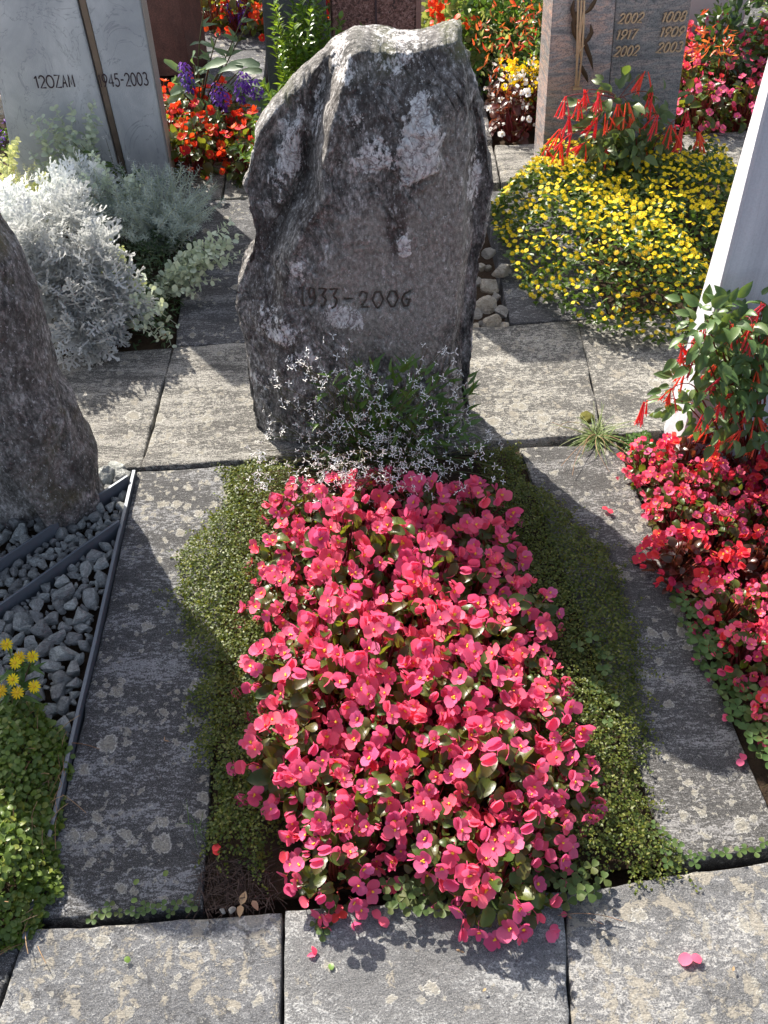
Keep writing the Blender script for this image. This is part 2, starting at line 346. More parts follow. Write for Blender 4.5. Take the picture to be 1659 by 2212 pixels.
M['greyside'] = marblemat('sawn_side_stone', (0.42, 0.37, 0.34), (0.25, 0.22, 0.21), (0.2, 0.16, 0.15), 3.0, (1, 1, 0.3), 0.3, 0.3)
def granitemat(name, pink, grey, dark, rot):
    m, nt, out = newmat(name); v = coords(nt, (1, 1, 4.5), (0, rot, 0)); a = noise(nt, v, 5, 6, 0.62, 1.3); b = noise(nt, v, 26, 5, 0.7, 0.8); g = noise(nt, coords(nt), 240, 3, 0.7)
    c = ramp(nt, a, [(0.33, dark), (0.46, grey), (0.55, pink), (0.63, grey), (0.72, dark)])
    c = mix(nt, ramp(nt, b, [(0.45, 0.0), (0.62, 0.7)]), c, dark); c = mix(nt, ramp(nt, g, [(0.36, 0.7), (0.52, 0.0)]), c, tuple(x * 0.45 for x in dark))
    bsdf(nt, out, c, 0.22, None, 0.5); return m
M['granite_rosy'] = granitemat('rosy_granite', (0.56, 0.38, 0.31), (0.36, 0.335, 0.33), (0.17, 0.17, 0.185), 0.55)
M['granite_grey'] = granitemat('grey_granite', (0.36, 0.30, 0.275), (0.25, 0.25, 0.25), (0.12, 0.125, 0.135), 0.5)
def specklemat():
    m, nt, out = newmat('speckled_red_granite'); v = coords(nt); vo = nd(nt, 'TexVoronoi', {'feature': 'SMOOTH_F1'}, Vector=nd(nt, 'Mapping', None, Vector=v).outputs[0], Scale=85.0).outputs['Distance']
    n = noise(nt, v, 120, 5, 0.7, 1.0); c = ramp(nt, n, [(0.38, (0.035, 0.022, 0.02)), (0.5, (0.16, 0.075, 0.062)), (0.66, (0.33, 0.21, 0.19))])
    bsdf(nt, out, c, 0.65, bump(nt, ma(nt, 'ADD', n, vo), 0.004), 0.3); return m
M['speckle'] = specklemat()
M['redpolish'] = marblemat('smooth_red_granite', (0.27, 0.15, 0.13), (0.17, 0.085, 0.075), (0.3, 0.2, 0.18), 4, (1, 1, 1), 0.1, 0.4)
M['bronze'] = plain('bronze', (0.58, 0.42, 0.27), 0.42, 0.45, 0.25, 90)
M['bronze_dark'] = plain('dark_bronze', (0.085, 0.055, 0.035), 0.5, 0.6, 0.4, 70)
M['bar'] = plain('bronze_bar', (0.20, 0.15, 0.115), 0.55, 0.4, 0.25, 30)
M['ink'] = plain('lettering_paint', (0.05, 0.03, 0.035), 0.7)
M['steel'] = plain('painted_steel', (0.13, 0.145, 0.165), 0.5, 0.35, 0.18, 25, 0.4)

def gravelmat(name, a, b, c2, sc=1.0):
    m, nt, out = newmat(name); oi = nt.nodes.new('ShaderNodeObjectInfo'); v = coords(nt, (1, 1, 3.0), (0.5, 0.3, 0)); n = noise(nt, v, 2.2 * sc, 6, 0.68, 0.6); f = noise(nt, coords(nt), 11 * sc, 4, 0.65)
    c = ramp(nt, ma(nt, 'ADD', ma(nt, 'MULTIPLY', n, 0.65), ma(nt, 'MULTIPLY', f, 0.35)), [(0.33, a), (0.52, b), (0.68, c2)])
    c = nd(nt, 'HueSaturation', None, Color=c, Value=ma(nt, 'ADD', ma(nt, 'MULTIPLY', oi.outputs['Random'], 0.6), 0.7), Saturation=ma(nt, 'ADD', ma(nt, 'MULTIPLY', oi.outputs['Random'], 0.8), 0.5)).outputs[0]
    bsdf(nt, out, c, 0.75, bump(nt, ma(nt, 'ADD', n, f), 0.12, 0.8), 0.3); return m
M['gravel'] = gravelmat('grey_gneiss_chip', (0.20, 0.205, 0.19), (0.52, 0.535, 0.51), (0.82, 0.83, 0.80))
M['limerock'] = gravelmat('pale_limestone_lump', (0.34, 0.27, 0.18), (0.66, 0.60, 0.50), (0.80, 0.78, 0.74), 0.7)

L = leafmat
M['beg_leaf'] = L('begonia_leaf', [(0.025, 0.05, 0.01), (0.06, 0.10, 0.018), (0.10, 0.13, 0.02), (0.10, 0.075, 0.022), (0.05, 0.09, 0.015)], 0.34, 0.36, 0.4, (0.34, 0.36, 0.02))
M['beg_leaf_red'] = L('bronze_begonia_leaf', [(0.06, 0.02, 0.015), (0.11, 0.03, 0.02), (0.05, 0.045, 0.015), (0.14, 0.05, 0.03)], 0.3, 0.28, 0.5, (0.4, 0.08, 0.02))
M['beg_stem'] = L('begonia_stem', [(0.22, 0.035, 0.03), (0.20, 0.07, 0.03), (0.32, 0.05, 0.06)], 0.2, 0.4)
M['pink'] = L('pink_petal', [(0.87, 0.105, 0.24), (0.90, 0.28, 0.46), (0.85, 0.07, 0.15), (0.91, 0.37, 0.55), (0.88, 0.18, 0.36)], 0.40, 0.5, 0.25, (1.0, 0.13, 0.29))
M['rose'] = L('coral_red_petal', [(0.78, 0.05, 0.09), (0.84, 0.10, 0.19), (0.80, 0.04, 0.05), (0.86, 0.17, 0.34)], 0.38, 0.5, 0.25, (1.0, 0.06, 0.1))
M['red'] = L('scarlet_petal', [(0.66, 0.025, 0.012), (0.72, 0.045, 0.015), (0.55, 0.015, 0.01)], 0.35, 0.5, 0.25, (1.0, 0.1, 0.02))
M['whitepet'] = L('white_petal', [(0.86, 0.85, 0.82), (0.9, 0.89, 0.87), (0.88, 0.83, 0.8)], 0.3, 0.5, 0.25)
M['yellowpet'] = L('yellow_petal', [(0.88, 0.60, 0.012), (0.92, 0.69, 0.02), (0.86, 0.53, 0.01)], 0.3, 0.55, 0.2)
M['stamen'] = plain('yellow_stamen', (0.85, 0.5, 0.04), 0.6)
M['eye'] = plain('flower_eye', (0.62, 0.36, 0.015), 0.8)
M['greenleaf'] = L('green_leaf', [(0.035, 0.075, 0.012), (0.065, 0.12, 0.02), (0.10, 0.16, 0.03)], 0.28, 0.4, 0.4, (0.2, 0.35, 0.03))
M['darkleaf'] = L('dark_green_leaf', [(0.022, 0.05, 0.018), (0.04, 0.08, 0.025), (0.05, 0.09, 0.03)], 0.22, 0.38, 0.4, (0.12, 0.25, 0.03))
M['fuchleaf'] = L('fuchsia_leaf', [(0.055, 0.10, 0.03), (0.09, 0.145, 0.045), (0.13, 0.175, 0.06)], 0.3, 0.4, 0.4, (0.25, 0.35, 0.04))
M['stem'] = L('green_stem', [(0.06, 0.10, 0.03), (0.10, 0.10, 0.04), (0.12, 0.07, 0.03)], 0.1, 0.6)
M['moss'] = L('creeping_leaf', [(0.03, 0.055, 0.008), (0.06, 0.085, 0.012), (0.10, 0.12, 0.016), (0.025, 0.045, 0.008), (0.19, 0.19, 0.04), (0.045, 0.07, 0.012)], 0.3, 0.45, 0.3, (0.4, 0.4, 0.02))
M['vine'] = L('wirevine_leaf', [(0.06, 0.12, 0.02), (0.11, 0.19, 0.035), (0.17, 0.26, 0.05), (0.09, 0.16, 0.035), (0.26, 0.29, 0.05)], 0.3, 0.4, 0.35, (0.3, 0.42, 0.04))
M['silver'] = L('silver_felt_leaf', [(0.66, 0.68, 0.655), (0.76, 0.775, 0.755), (0.84, 0.845, 0.83)], 0.22, 0.85, 0.1)
M['sage'] = L('sage_felt_leaf', [(0.42, 0.49, 0.38), (0.54, 0.60, 0.47), (0.62, 0.66, 0.48), (0.48, 0.54, 0.45)], 0.28, 0.85, 0.1, (0.55, 0.6, 0.25))
M['lime'] = L('limelight_leaf', [(0.48, 0.52, 0.24), (0.56, 0.58, 0.26), (0.62, 0.62, 0.34)], 0.3, 0.8, 0.1, (0.7, 0.7, 0.2))
M['needle'] = L('grey_green_needle', [(0.38, 0.46, 0.40), (0.50, 0.57, 0.51), (0.58, 0.64, 0.57)], 0.2, 0.85, 0.1)
M['box'] = L('boxwood_leaf', [(0.05, 0.13, 0.012), (0.085, 0.19, 0.02), (0.15, 0.28, 0.03), (0.04, 0.10, 0.012)], 0.34, 0.3, 0.45, (0.4, 0.55, 0.03))
M['salvia'] = L('blue_green_leaf', [(0.09, 0.15, 0.09), (0.12, 0.19, 0.12), (0.15, 0.23, 0.13)], 0.28, 0.5, 0.3, (0.3, 0.45, 0.08))
M['purple'] = L('purple_petal', [(0.10, 0.03, 0.28), (0.16, 0.05, 0.40), (0.08, 0.02, 0.22)], 0.3, 0.5)
M['fuchsia'] = L('fuchsia_tube', [(0.88, 0.09, 0.06), (0.90, 0.16, 0.09), (0.80, 0.05, 0.07)], 0.45, 0.4, 0.3, (1.0, 0.12, 0.06))
M['orange'] = L('orange_tube', [(0.75, 0.14, 0.03), (0.82, 0.2, 0.05), (0.7, 0.08, 0.03)], 0.3, 0.4)
M['ivy'] = L('variegated_leaf', [(0.10, 0.2, 0.04), (0.30, 0.36, 0.10), (0.45, 0.48, 0.22), (0.16, 0.25, 0.06)], 0.3, 0.4, 0.35, (0.5, 0.55, 0.1))
M['gold'] = L('golden_leaf', [(0.36, 0.34, 0.03), (0.16, 0.17, 0.03), (0.50, 0.44, 0.05), (0.10, 0.13, 0.03)], 0.3, 0.35, 0.4)
M['clover'] = L('clover_leaf', [(0.055, 0.10, 0.028), (0.08, 0.14, 0.04), (0.10, 0.12, 0.035)], 0.28, 0.5, 0.25, (0.25, 0.35, 0.05))
M['grass'] = L('grass_blade', [(0.10, 0.18, 0.04), (0.17, 0.25, 0.07), (0.30, 0.34, 0.15)], 0.3, 0.5)
M['dry'] = L('dry_leaf', [(0.30, 0.17, 0.09), (0.42, 0.28, 0.16), (0.22, 0.10, 0.05)], 0.2, 0.7)
M['straw'] = plain('dry_stalks', (0.075, 0.05, 0.04), 0.9)

# ------------------------------------------------------------------ ground
def sheet(name, mat, x0, x1, y0, y1, z, n=1):
    mb = MB(); g = np.linspace(0, 1, n + 1); X, Y = np.meshgrid(x0 + (x1 - x0) * g, y0 + (y1 - y0) * g, indexing='ij')
    V = np.stack([X.ravel(), Y.ravel(), np.full(X.size, z)], 1); i, j = np.meshgrid(np.arange(n), np.arange(n), indexing='ij'); a = (i * (n + 1) + j).ravel()
    mb.add(V, np.stack([a, a + n + 1, a + n + 2, a + 1], 1)); return tag(mb.obj(name, mat), None, None, None, 'structure')
sheet('ground', M['soil'], -90, 90, -30, 150, -0.06)
tag(bpy.data.objects['ground'], 'dark bare soil of the burial ground')
sheet('lawn', M['lawn'], -40, 40, 5.15, 60, -0.03)
tag(bpy.data.objects['lawn'], 'green lawn beyond the graves')

def slab(poly, mat, label, th=0.055, top=0.0, tilt=(0, 0)):
    """one flagstone: outline slightly uneven, split top face with low relief, real thickness"""
    poly = np.asarray(poly, float)
    if np.cross(poly[1] - poly[0], poly[2] - poly[1]) < 0: poly = poly[::-1]
    pts = []
    for i in range(len(poly)):
        a, b = poly[i], poly[(i + 1) % len(poly)]; n = max(2, int(np.linalg.norm(b - a) / 0.02))
        for k in range(n): pts.append(a + (b - a) * k / n)
    O = np.array(pts); n = len(O); c = O.mean(0); ii = np.arange(n)
    wob = fbm(np.c_[O * 1.0, np.zeros(n)], 14, 3, 5) * 0.006 + fbm(np.c_[O, np.zeros(n)], 60, 2, 9) * 0.002
    d = norm(O - c); O = O + d * wob[:, None] - d * 0.0008
    def ring(s, z): 
        Q = c + (O - c) * (1 - s / np.maximum(np.linalg.norm(O - c, axis=1), 0.02))[:, None] if s < 0.1 else c + (O - c) * (1 - s)
        zz = z + fbm(np.c_[Q, np.zeros(n)], 18, 4, 3) * 0.0035 + (Q - c) @ np.array(tilt); return np.c_[Q, zz]
    rings = [np.c_[O + d * 0.001, np.full(n, top - th)], ring(0.0, top - 0.004), ring(0.002, top - 0.001), ring(0.007, top)]
    for s in (0.12, 0.25, 0.4, 0.55, 0.7, 0.85): rings.append(ring(s, top))
    V = np.vstack(rings + [np.array([[c[0], c[1], top]])]); F = []
    for k in range(len(rings) - 1): F.append(np.stack([k * n + ii, k * n + (ii + 1) % n, (k + 1) * n + (ii + 1) % n, (k + 1) * n + ii], 1))
    last = (len(rings) - 1) * n; T3 = np.stack([last + ii, last + (ii + 1) % n, np.full(n, len(V) - 1)], 1)
    mb = MB(); mb.add(V, F + [T3]); return tag(mb.obj('paving_slab', mat), label, None, 'stone paving slabs', 'structure')
def front(x): return 1.7535 + 0.0738 * x          # near edge of the first cross path
def back(x): return 2.235 + 0.0803 * x
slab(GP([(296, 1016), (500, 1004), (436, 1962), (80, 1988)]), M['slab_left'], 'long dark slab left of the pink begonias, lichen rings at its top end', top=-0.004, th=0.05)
slab(np.array([[0.335, 1.757], [0.572, 1.772], [0.672, 0.735], [0.475, 0.708]]), M['slab_right'], 'long slab between the pink begonias and the red begonia bed', top=-0.003)
slab(GP([(60, 2010), (611, 1972), (605, 2500), (-120, 2500)]), M['slab_front'], 'blotchy front slab at bottom left', top=0.004)
slab(GP([(615, 1968), (1215, 1927), (1246, 2500), (608, 2500)]), M['slab_front2'], 'clean grey front slab below the begonias', top=0.006)
slab(GP([(1219, 1926), (1760, 1850), (1900, 2500), (1250, 2500)]), M['slab_front3'], 'front slab at bottom right with tan blotches', top=0.003)
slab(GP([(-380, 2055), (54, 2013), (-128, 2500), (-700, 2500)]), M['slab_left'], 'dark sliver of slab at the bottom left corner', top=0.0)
xs = [-1.75, -0.582, 0.06, 0.545, 1.5]
for k, (mname, lab) in enumerate([('slab_band', 'cross path slab below the silver plants'), ('slab_band', 'ridged cross path slab left of the rough boulder'), ('slab_bandr', 'cross path slab right of the rough boulder, crusted with lichen rings'), ('slab_bandr', 'cross path slab left of the white marble stone')]):
    a, b = xs[k] + 0.0015, xs[k + 1] - 0.0015
    slab(np.array([[a, front(a)], [b, front(b)], [b + 0.012, back(b)], [a + 0.012 * (k > 0), back(a)]]), M[mname], lab, top=(0.0, 0.002, 0.001, -0.001)[k])
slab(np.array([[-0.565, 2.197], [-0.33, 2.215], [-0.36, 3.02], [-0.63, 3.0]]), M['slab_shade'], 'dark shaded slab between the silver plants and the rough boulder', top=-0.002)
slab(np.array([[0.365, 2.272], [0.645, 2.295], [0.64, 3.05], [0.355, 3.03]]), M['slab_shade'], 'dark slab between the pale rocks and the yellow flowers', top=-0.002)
x2 = [-2.6, -1.45, -0.52, 0.42, 1.35, 2.6]
for k in range(5):
    a, b = x2[k] + 0.003, x2[k + 1] - 0.003
    slab(np.array([[a, 3.055 + 0.08 * a], [b, 3.055 + 0.08 * b], [b, 3.325 + 0.08 * b], [a, 3.325 + 0.08 * a]]), M['slab_band'], 'slab of the second cross path, number %s from its far end' % 'one two three four five'.split()[k] if False else ['slab of the far path left of the grey marble', 'far path slab behind the grey marble stone', 'far path slab behind the rough boulder', 'far path slab under the granite headstone', 'far path slab before the far pink begonias'][k])
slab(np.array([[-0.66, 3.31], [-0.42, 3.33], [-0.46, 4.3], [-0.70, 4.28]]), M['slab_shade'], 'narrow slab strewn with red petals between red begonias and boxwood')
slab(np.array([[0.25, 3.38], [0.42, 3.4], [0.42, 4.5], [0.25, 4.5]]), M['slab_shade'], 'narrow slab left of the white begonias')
for x0, x1, lab in ((-2.4, -0.3, 'farthest path slab on the left'), (-0.29, 2.4, 'farthest path slab on the right')):
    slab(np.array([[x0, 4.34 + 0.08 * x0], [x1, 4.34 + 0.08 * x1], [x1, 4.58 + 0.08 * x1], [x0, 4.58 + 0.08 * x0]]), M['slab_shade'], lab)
# bed soil a little below the slabs
def bed(poly, label, z=-0.018):
    poly = np.asarray(poly); c = poly.mean(0); n = len(poly); mb = MB()
    P = np.vstack([fill(poly, 900), poly]); 
    from mathutils import geometry
    vv, ee, ff, *_ = geometry.delaunay_2d_cdt([Vector(p) for p in P], [(900 + i, 900 + (i + 1) % n) for i in range(n)], [list(range(900, 900 + n))], 1, 1e-5)
    V = np.array([[v[0], v[1], 0] for v in vv]); V[:, 2] = z + fbm(V, 22, 4, 2) * 0.012
    tri = [f for f in ff if len(f) == 3]; mb.add(V, np.array(tri)); return tag(mb.obj('bed_soil', M['soil']), label, None, None, 'structure')
bed([[-0.40, 1.70], [0.345, 1.76], [0.485, 0.715], [-0.315, 0.655]], 'soil of the middle bed under the pink begonias')
bed([[0.578, 1.77], [1.6, 1.85], [1.7, 0.8], [0.676, 0.74]], 'soil of the bed at the right edge')
bed([[-1.75, 2.105], [-0.57, 2.19], [-0.635, 3.0], [-1.75, 2.9]], 'soil under the silver plants')
bed([[0.65, 2.30], [1.8, 2.39], [1.8, 3.12], [0.645, 3.05]], 'soil under the yellow flowers')
# ------------------------------------------------------------------ lettering: strokes in a unit box
def arc(cx, cy, rx, ry, a0, a1, n=14):
    a = np.radians(np.linspace(a0, a1, n)); return [(cx + rx * math.cos(t), cy + ry * math.sin(t)) for t in a]
GL = {
 '0': (0.62, [arc(0.3, 0.5, 0.28, 0.5, 90, 450, 26)]), 'O': (0.74, [arc(0.36, 0.5, 0.35, 0.5, 90, 450, 26)]),
 '1': (0.34, [[(0.02, 0.80), (0.2, 1.0), (0.2, 0.0)]]),
 '2': (0.6, [arc(0.28, 0.72, 0.26, 0.28, 165, -35, 14) + [(0.02, 0.0), (0.56, 0.0)]]),
 '3': (0.58, [arc(0.26, 0.75, 0.22, 0.25, 150, -75, 12) + arc(0.26, 0.27, 0.27, 0.27, 75, -150, 14)]),
 '4': (0.64, [[(0.46, 0.0), (0.46, 1.0), (0.02, 0.3), (0.6, 0.3)]]),
 '5': (0.58, [[(0.5, 1.0), (0.12, 1.0), (0.08, 0.55)] + arc(0.25, 0.32, 0.27, 0.32, 120, -150, 14)]),
 '6': (0.6, [[(0.46, 1.0)] + arc(0.29, 0.3, 0.27, 0.3, 150, 510, 22)]),
 '7': (0.56, [[(0.02, 1.0), (0.54, 1.0), (0.2, 0.0)]]),
 '8': (0.58, [arc(0.28, 0.75, 0.21, 0.25, -90, 270, 18), arc(0.28, 0.26, 0.26, 0.26, 90, 450, 20)]),
 '9': (0.6, [[(0.14, 0.0)] + arc(0.30, 0.7, 0.27, 0.3, -30, 330, 22)]),
 'Z': (0.58, [[(0.02, 1.0), (0.54, 1.0), (0.0, 0.0), (0.56, 0.0)]]), 'A': (0.52, [[(0.0, 0.0), (0.28, 1.0), (0.42, 0.0)], [(0.1, 0.35), (0.36, 0.35)]]),
 'M': (0.6, [[(0.04, 0.0), (0.12, 1.0), (0.30, 0.2), (0.52, 1.0), (0.55, 0.0)]]), '-': (0.42, [[(0.04, 0.5), (0.36, 0.5)]]), ' ': (0.3, []),
 # broken, lozenge-shaped figures of the carved date
 'a1': (0.34, [[(0.02, 1.0), (0.16, 0.98), (0.12, 0.1), (0.22, 0.0)]]), 'a9': (0.62, [[(0.1, 0.0), (0.38, 0.1), (0.5, 0.55), (0.44, 0.95), (0.22, 1.0), (0.1, 0.7), (0.2, 0.42), (0.42, 0.38)]]),
 'a3': (0.6, [[(0.05, 1.0), (0.52, 1.0), (0.24, 0.58), (0.46, 0.36), (0.32, 0.0), (0.1, -0.1)]]), 'a2': (0.66, [[(0.03, 0.76), (0.24, 1.0), (0.5, 0.86), (0.44, 0.5), (0.06, 0.0), (0.56, 0.02)]]),
 'a0': (0.78, [[(0.3, 0.0), (0.02, 0.5), (0.24, 0.97), (0.52, 0.97), (0.72, 0.5), (0.46, 0.0), (0.3, 0.0)]]), 'a6': (0.66, [[(0.56, 1.0), (0.22, 0.82), (0.04, 0.42), (0.18, 0.02), (0.4, 0.04), (0.52, 0.44), (0.3, 0.46)]]),
}
def layout(chars, gap=0.14, slant=0.0):
    x = 0; out = []
    for ch in chars:
        wd, st = GL[ch]
        for s in st: out.append(np.array([(x + px + slant * py, py) for px, py in s]))
        x += wd + gap
    return out, x - gap
def ribbon(mb, P2, wid, dep, fmap, mi=0):
    """a stroke as a bar of rectangular section; fmap(u, v, d) -> world, d = height off the face"""
    P2 = np.asarray(P2, float); T = norm(np.gradient(P2, axis=0)); N = np.stack([-T[:, 1], T[:, 0]], 1) * wid / 2
    n = len(P2); A, B = P2 + N, P2 - N
    V = np.vstack([fmap(A, 0), fmap(A * 0.93 + B * 0.07, dep), fmap(B * 0.93 + A * 0.07, dep), fmap(B, 0)]); i = np.arange(n - 1); F = []
    for k in range(4): a, b = k * n, ((k + 1) % 4) * n; F.append(np.stack([a + i, a + i + 1, b + i + 1, b + i], 1))
    F.append(np.array([[0, n, 2 * n, 3 * n], [n - 1, 4 * n - 1, 3 * n - 1, 2 * n - 1]])); return mb.add(V, F, mi)

# ------------------------------------------------------------------ the rough boulder headstone
def poly_at(pts, t):
    pts = np.asarray(pts); s = np.linspace(0, 1, len(pts)); return np.stack([np.interp(t, s, pts[:, k]) for k in range(pts.shape[1])], -1)
def resamp(pts, n=60):
    pts = np.asarray(pts, float); d = np.r_[0, np.cumsum(np.linalg.norm(np.diff(pts, axis=0), axis=1))]; t = np.linspace(0, d[-1], n)
    return np.stack([np.interp(t, d, pts[:, k]) for k in range(2)], 1)
YF = 1.77                                     # the plane of its face
def XZ(p, Y=YF): q = AY(p[0], p[1], Y); return (q[0], q[2])
Lo = resamp([XZ(p, 1.83) for p in [(590, 1010), (566, 985), (550, 920), (537, 860), (529, 790), (517, 710), (513, 660), (522, 610), (546, 560), (549, 520), (538, 470), (532, 420), (531, 370), (541, 325)]])
Ro = resamp([XZ(p, 1.83) for p in [(1012, 975), (1014, 900), (1016, 800), (1024, 700), (1036, 600), (1050, 500), (1060, 400), (1062, 330), (1050, 260), (1038, 200), (1030, 140), (1016, 100)]])
Tp = np.array([XZ(p, 1.86) for p in [(536, 330), (560, 285), (600, 235), (645, 190), (690, 150), (722, 118), (760, 100), (800, 97), (850, 101), (900, 98), (945, 88), (982, 79), (1002, 84), (1020, 112)]])
Lo[0, 1] = Ro[0, 1] = -0.03; Lo[:, 1] = np.maximum.accumulate(np.maximum(Lo[:, 1], -0.03)); Ro[:, 1] = np.maximum.accumulate(np.maximum(Ro[:, 1], -0.03))
def build_boulder():
    nf, nb, nz = 420, 110, 400
    th = np.r_[np.linspace(math.pi, 2 * math.pi, nf, endpoint=False), np.linspace(0, math.pi, nb, endpoint=False)]; n = len(th)
    tt = np.linspace(0, 1, nz); ct, sn = np.cos(th), np.sin(th); e = 0.62
    sx = np.sign(ct) * np.abs(ct) ** e; sy = np.sign(sn) * np.abs(sn) ** e
    V = []
    for t in tt:
        l, r = poly_at(Lo, t), poly_at(Ro, t); u = (sx + 1) / 2; rnd = 1 - 0.45 * sst(0.86, 1.0, t) ** 2
        x = l[0] + (r[0] - l[0]) * (0.5 + (u - 0.5) * (1 - 0.04 * sst(0.9, 1, t)))
        zt = np.interp(x, Tp[:, 0], Tp[:, 1]); tl = t
        z = l[1] + (r[1] - l[1]) * u; top = np.interp(x, Tp[:, 0], Tp[:, 1])
        z = t * top + (1 - t) * (-0.03)
        z = np.where(np.abs(sx) > 0.995, l[1] * (sx < 0) + r[1] * (sx > 0), z)
        b = 0.105 - 0.012 * t
        V.append(np.stack([x, 1.875 + sy * b * rnd, z], 1))
    V = np.array(V).reshape(-1, 3)
    i = np.arange(n); F = []
    k = np.arange(nz - 1)[:, None] * n
    F.append(np.stack([k + i, k + (i + 1) % n, k + n + (i + 1) % n, k + n + i], -1).reshape(-1, 4))
    x, y, z = V[:, 0], V[:, 1].copy(), V[:, 2]; fr = sst(1.86, 1.80, y)
    # ridge that parts the sunken left flank from the face
    rd = np.array([XZ(p) for p in [(600, 1000), (608, 700), (600, 590), (640, 500), (688, 420), (692, 330), (712, 270), (740, 190), (765, 110), (770, 60)]])
    o = np.argsort(rd[:, 1]); xr = np.interp(z, rd[o, 1], rd[o, 0]) + 0.012 * fbm(np.c_[z, z * 0, z * 0], 16, 2, 3)
    dpt = np.interp(z, [0.0, 0.35, 0.5, 0.7, 0.95], [0.012, 0.02, 0.05, 0.075, 0.055])
    y += fr * dpt * sst(0.008, -0.026, x - xr) - fr * 0.014 * np.exp(-((x - xr - 0.012) / 0.014) ** 2) * sst(0.4, 0.55, z) + fr * 0.020 * np.exp(-((x - xr + 0.028) / 0.015) ** 2) * sst(0.42, 0.6, z)
    er = np.array([XZ(p) for p in [(1000, 960), (985, 800), (1002, 640), (1012, 480), (1018, 330), (1010, 200), (1004, 100)]]); o = np.argsort(er[:, 1])
    xe = np.interp(z, er[o, 1], er[o, 0]) + 0.008 * fbm(np.c_[z, z * 0, z * 0], 12, 2, 8)
    y += fr * 0.06 * sst(-0.006, 0.022, x - xe) + fr * 0.016 * np.exp(-((x - xe - 0.002) / 0.006) ** 2)
    def bump_at(p, sx_, sz_, rot=0):
        c = XZ(p); k_ = FPX / 2.0; a, b = (x - c[0]), (z - c[1]); ca, sa = math.cos(rot), math.sin(rot)
        a, b = a * ca + b * sa, -a * sa + b * ca; return np.sqrt((a * k_ / sx_) ** 2 + (b * k_ / sz_) ** 2)
    Wp = np.c_[x, y, z]; wrp = fbm(Wp, 22, 4, 21); wrp2 = fbm(Wp, 70, 3, 31)
    quartz = np.zeros(len(x)); rel = np.zeros(len(x))
    for p, a, b, r_, amp, st in [((905, 325), 46, 82, -0.15, 0.022, 1.0), ((910, 255), 24, 50, 0.1, 0.006, 0.9), ((875, 540), 20, 32, 0, 0.006, 0.8), ((625, 365), 34, 66, -0.3, 0.012, 0.75), ((645, 300), 12, 40, -.2, 0.004, 0.6), ((800, 345), 48, 36, 0.3, 0.005, 0.7),
            ((590, 430), 28, 26, 0, 0.008, 0.55), ((750, 690), 50, 34, -0.5, 0.004, 0.75), ((600, 715), 50, 46, 0, 0.018, 0.5), ((640, 590), 22, 34, 0.4, 0.006, 0.55), ((740, 170), 26, 40, 0.2, 0.008, 0.5), ((855, 150), 70, 24, 0, 0.004, 0.4),
            ((685, 265), 10, 70, -0.2, 0.0, 0.5), ((770, 270), 26, 30, 0.2, 0.003, 0.5), ((1030, 420), 14, 90, 0, 0, 0.5), ((560, 860), 30, 60, 0, 0.006, 0.35), ((650, 780), 40, 30, 0.3, 0.004, 0.5), ((590, 480), 34, 18, 0.2, 0.004, 0.45)]:
        q = bump_at(p, a, b, r_) + 0.55 * wrp + 0.3 * wrp2; quartz = np.maximum(quartz, st * sst(1.25, 0.55, q)); rel += amp * sst(1.4, 0.5, q)
    clean = sst(1.25, 0.6, bump_at((850, 630), 170, 210) + 0.5 * wrp); clean = np.maximum(clean, 0.8 * sst(1.2, 0.6, bump_at((960, 460), 60, 220) + 0.4 * wrp))
    dark = 0.85 * sst(1.2, 0.5, bump_at((856, 480), 22, 150) + 0.5 * wrp); dark = np.maximum(dark, 0.65 * sst(1.3, 0.4, bump_at((585, 690), 70, 190, -0.15) + 0.5 * wrp))
    for p, a, b, r_, st in [((850, 230), 110, 100, 0, 0.6), ((560, 560), 50, 90, 0.2, 0.7), ((740, 260), 60, 110, -.2, 0.45), ((650, 470), 80, 40, .4, 0.6), ((980, 150), 50, 90, 0, 0.5), ((700, 700), 40, 40, 0, .3)]:
        dark = np.maximum(dark, st * sst(1.3, 0.4, bump_at(p, a, b, r_) + 0.55 * wrp))
    dark = np.maximum(dark, 0.6 * np.exp(-((x - xr + 0.028) / 0.02) ** 2) * sst(0.42, 0.6, z))  # shade of the valley left of the ridge, painted into the dark mask
    dark *= (1 - 0.8 * sst(0.3, 0.6, quartz)); clean *= (1 - dark)
    ztop = np.interp(x, Tp[:, 0], Tp[:, 1]); moss = sst(0.06, 0.0, ztop - z) * sst(-0.1, 0.5, fbm(Wp, 12, 3, 44))
    flat = 1 - 0.75 * clean
    fol = fbm(np.c_[x * 1.0, y, z * 0.38], 38, 4, 61); disp = 0.016 * fbm(Wp, 8, 3, 51) * (0.4 + 0.6 * flat) + 0.0095 * fol * flat + 0.0042 * fbm(np.c_[x, y, z * 0.5], 110, 4, 71) * flat + 0.0012 * fbm(Wp, 260, 2, 81)
    disp += 0.012 * (0.35 - np.abs(fbm(np.c_[x + 0.35 * z, y, z * 0.7], 13, 4, 131))) * flat; steps = np.abs(np.mod(fbm(np.c_[x + 0.6 * z, y, z * 0.3], 11, 3, 91) * 3.0, 1) - 0.5); disp += 0.010 * sst(0.12, 0.0, steps) * flat * -0.6
    nx, ny = norm(np.c_[(x - (-0.04)) / 0.25, (V[:, 1] - 1.875) / 0.1]).T
    tot = disp + rel * fr; x2_, y2_ = x + nx * tot * (1 - 0.65 * fr), y + ny * tot
    z2_ = z + sst(0.05, 0.0, ztop - z) * 0.010 * fbm(Wp, 30, 4, 101)
    V = np.c_[x2_, y2_, z2_]
    ring = V[(nz - 1) * n:].copy(); base = len(V); cap = []; ct_ = np.interp(ring[:, 0], Tp[:, 0], Tp[:, 1])
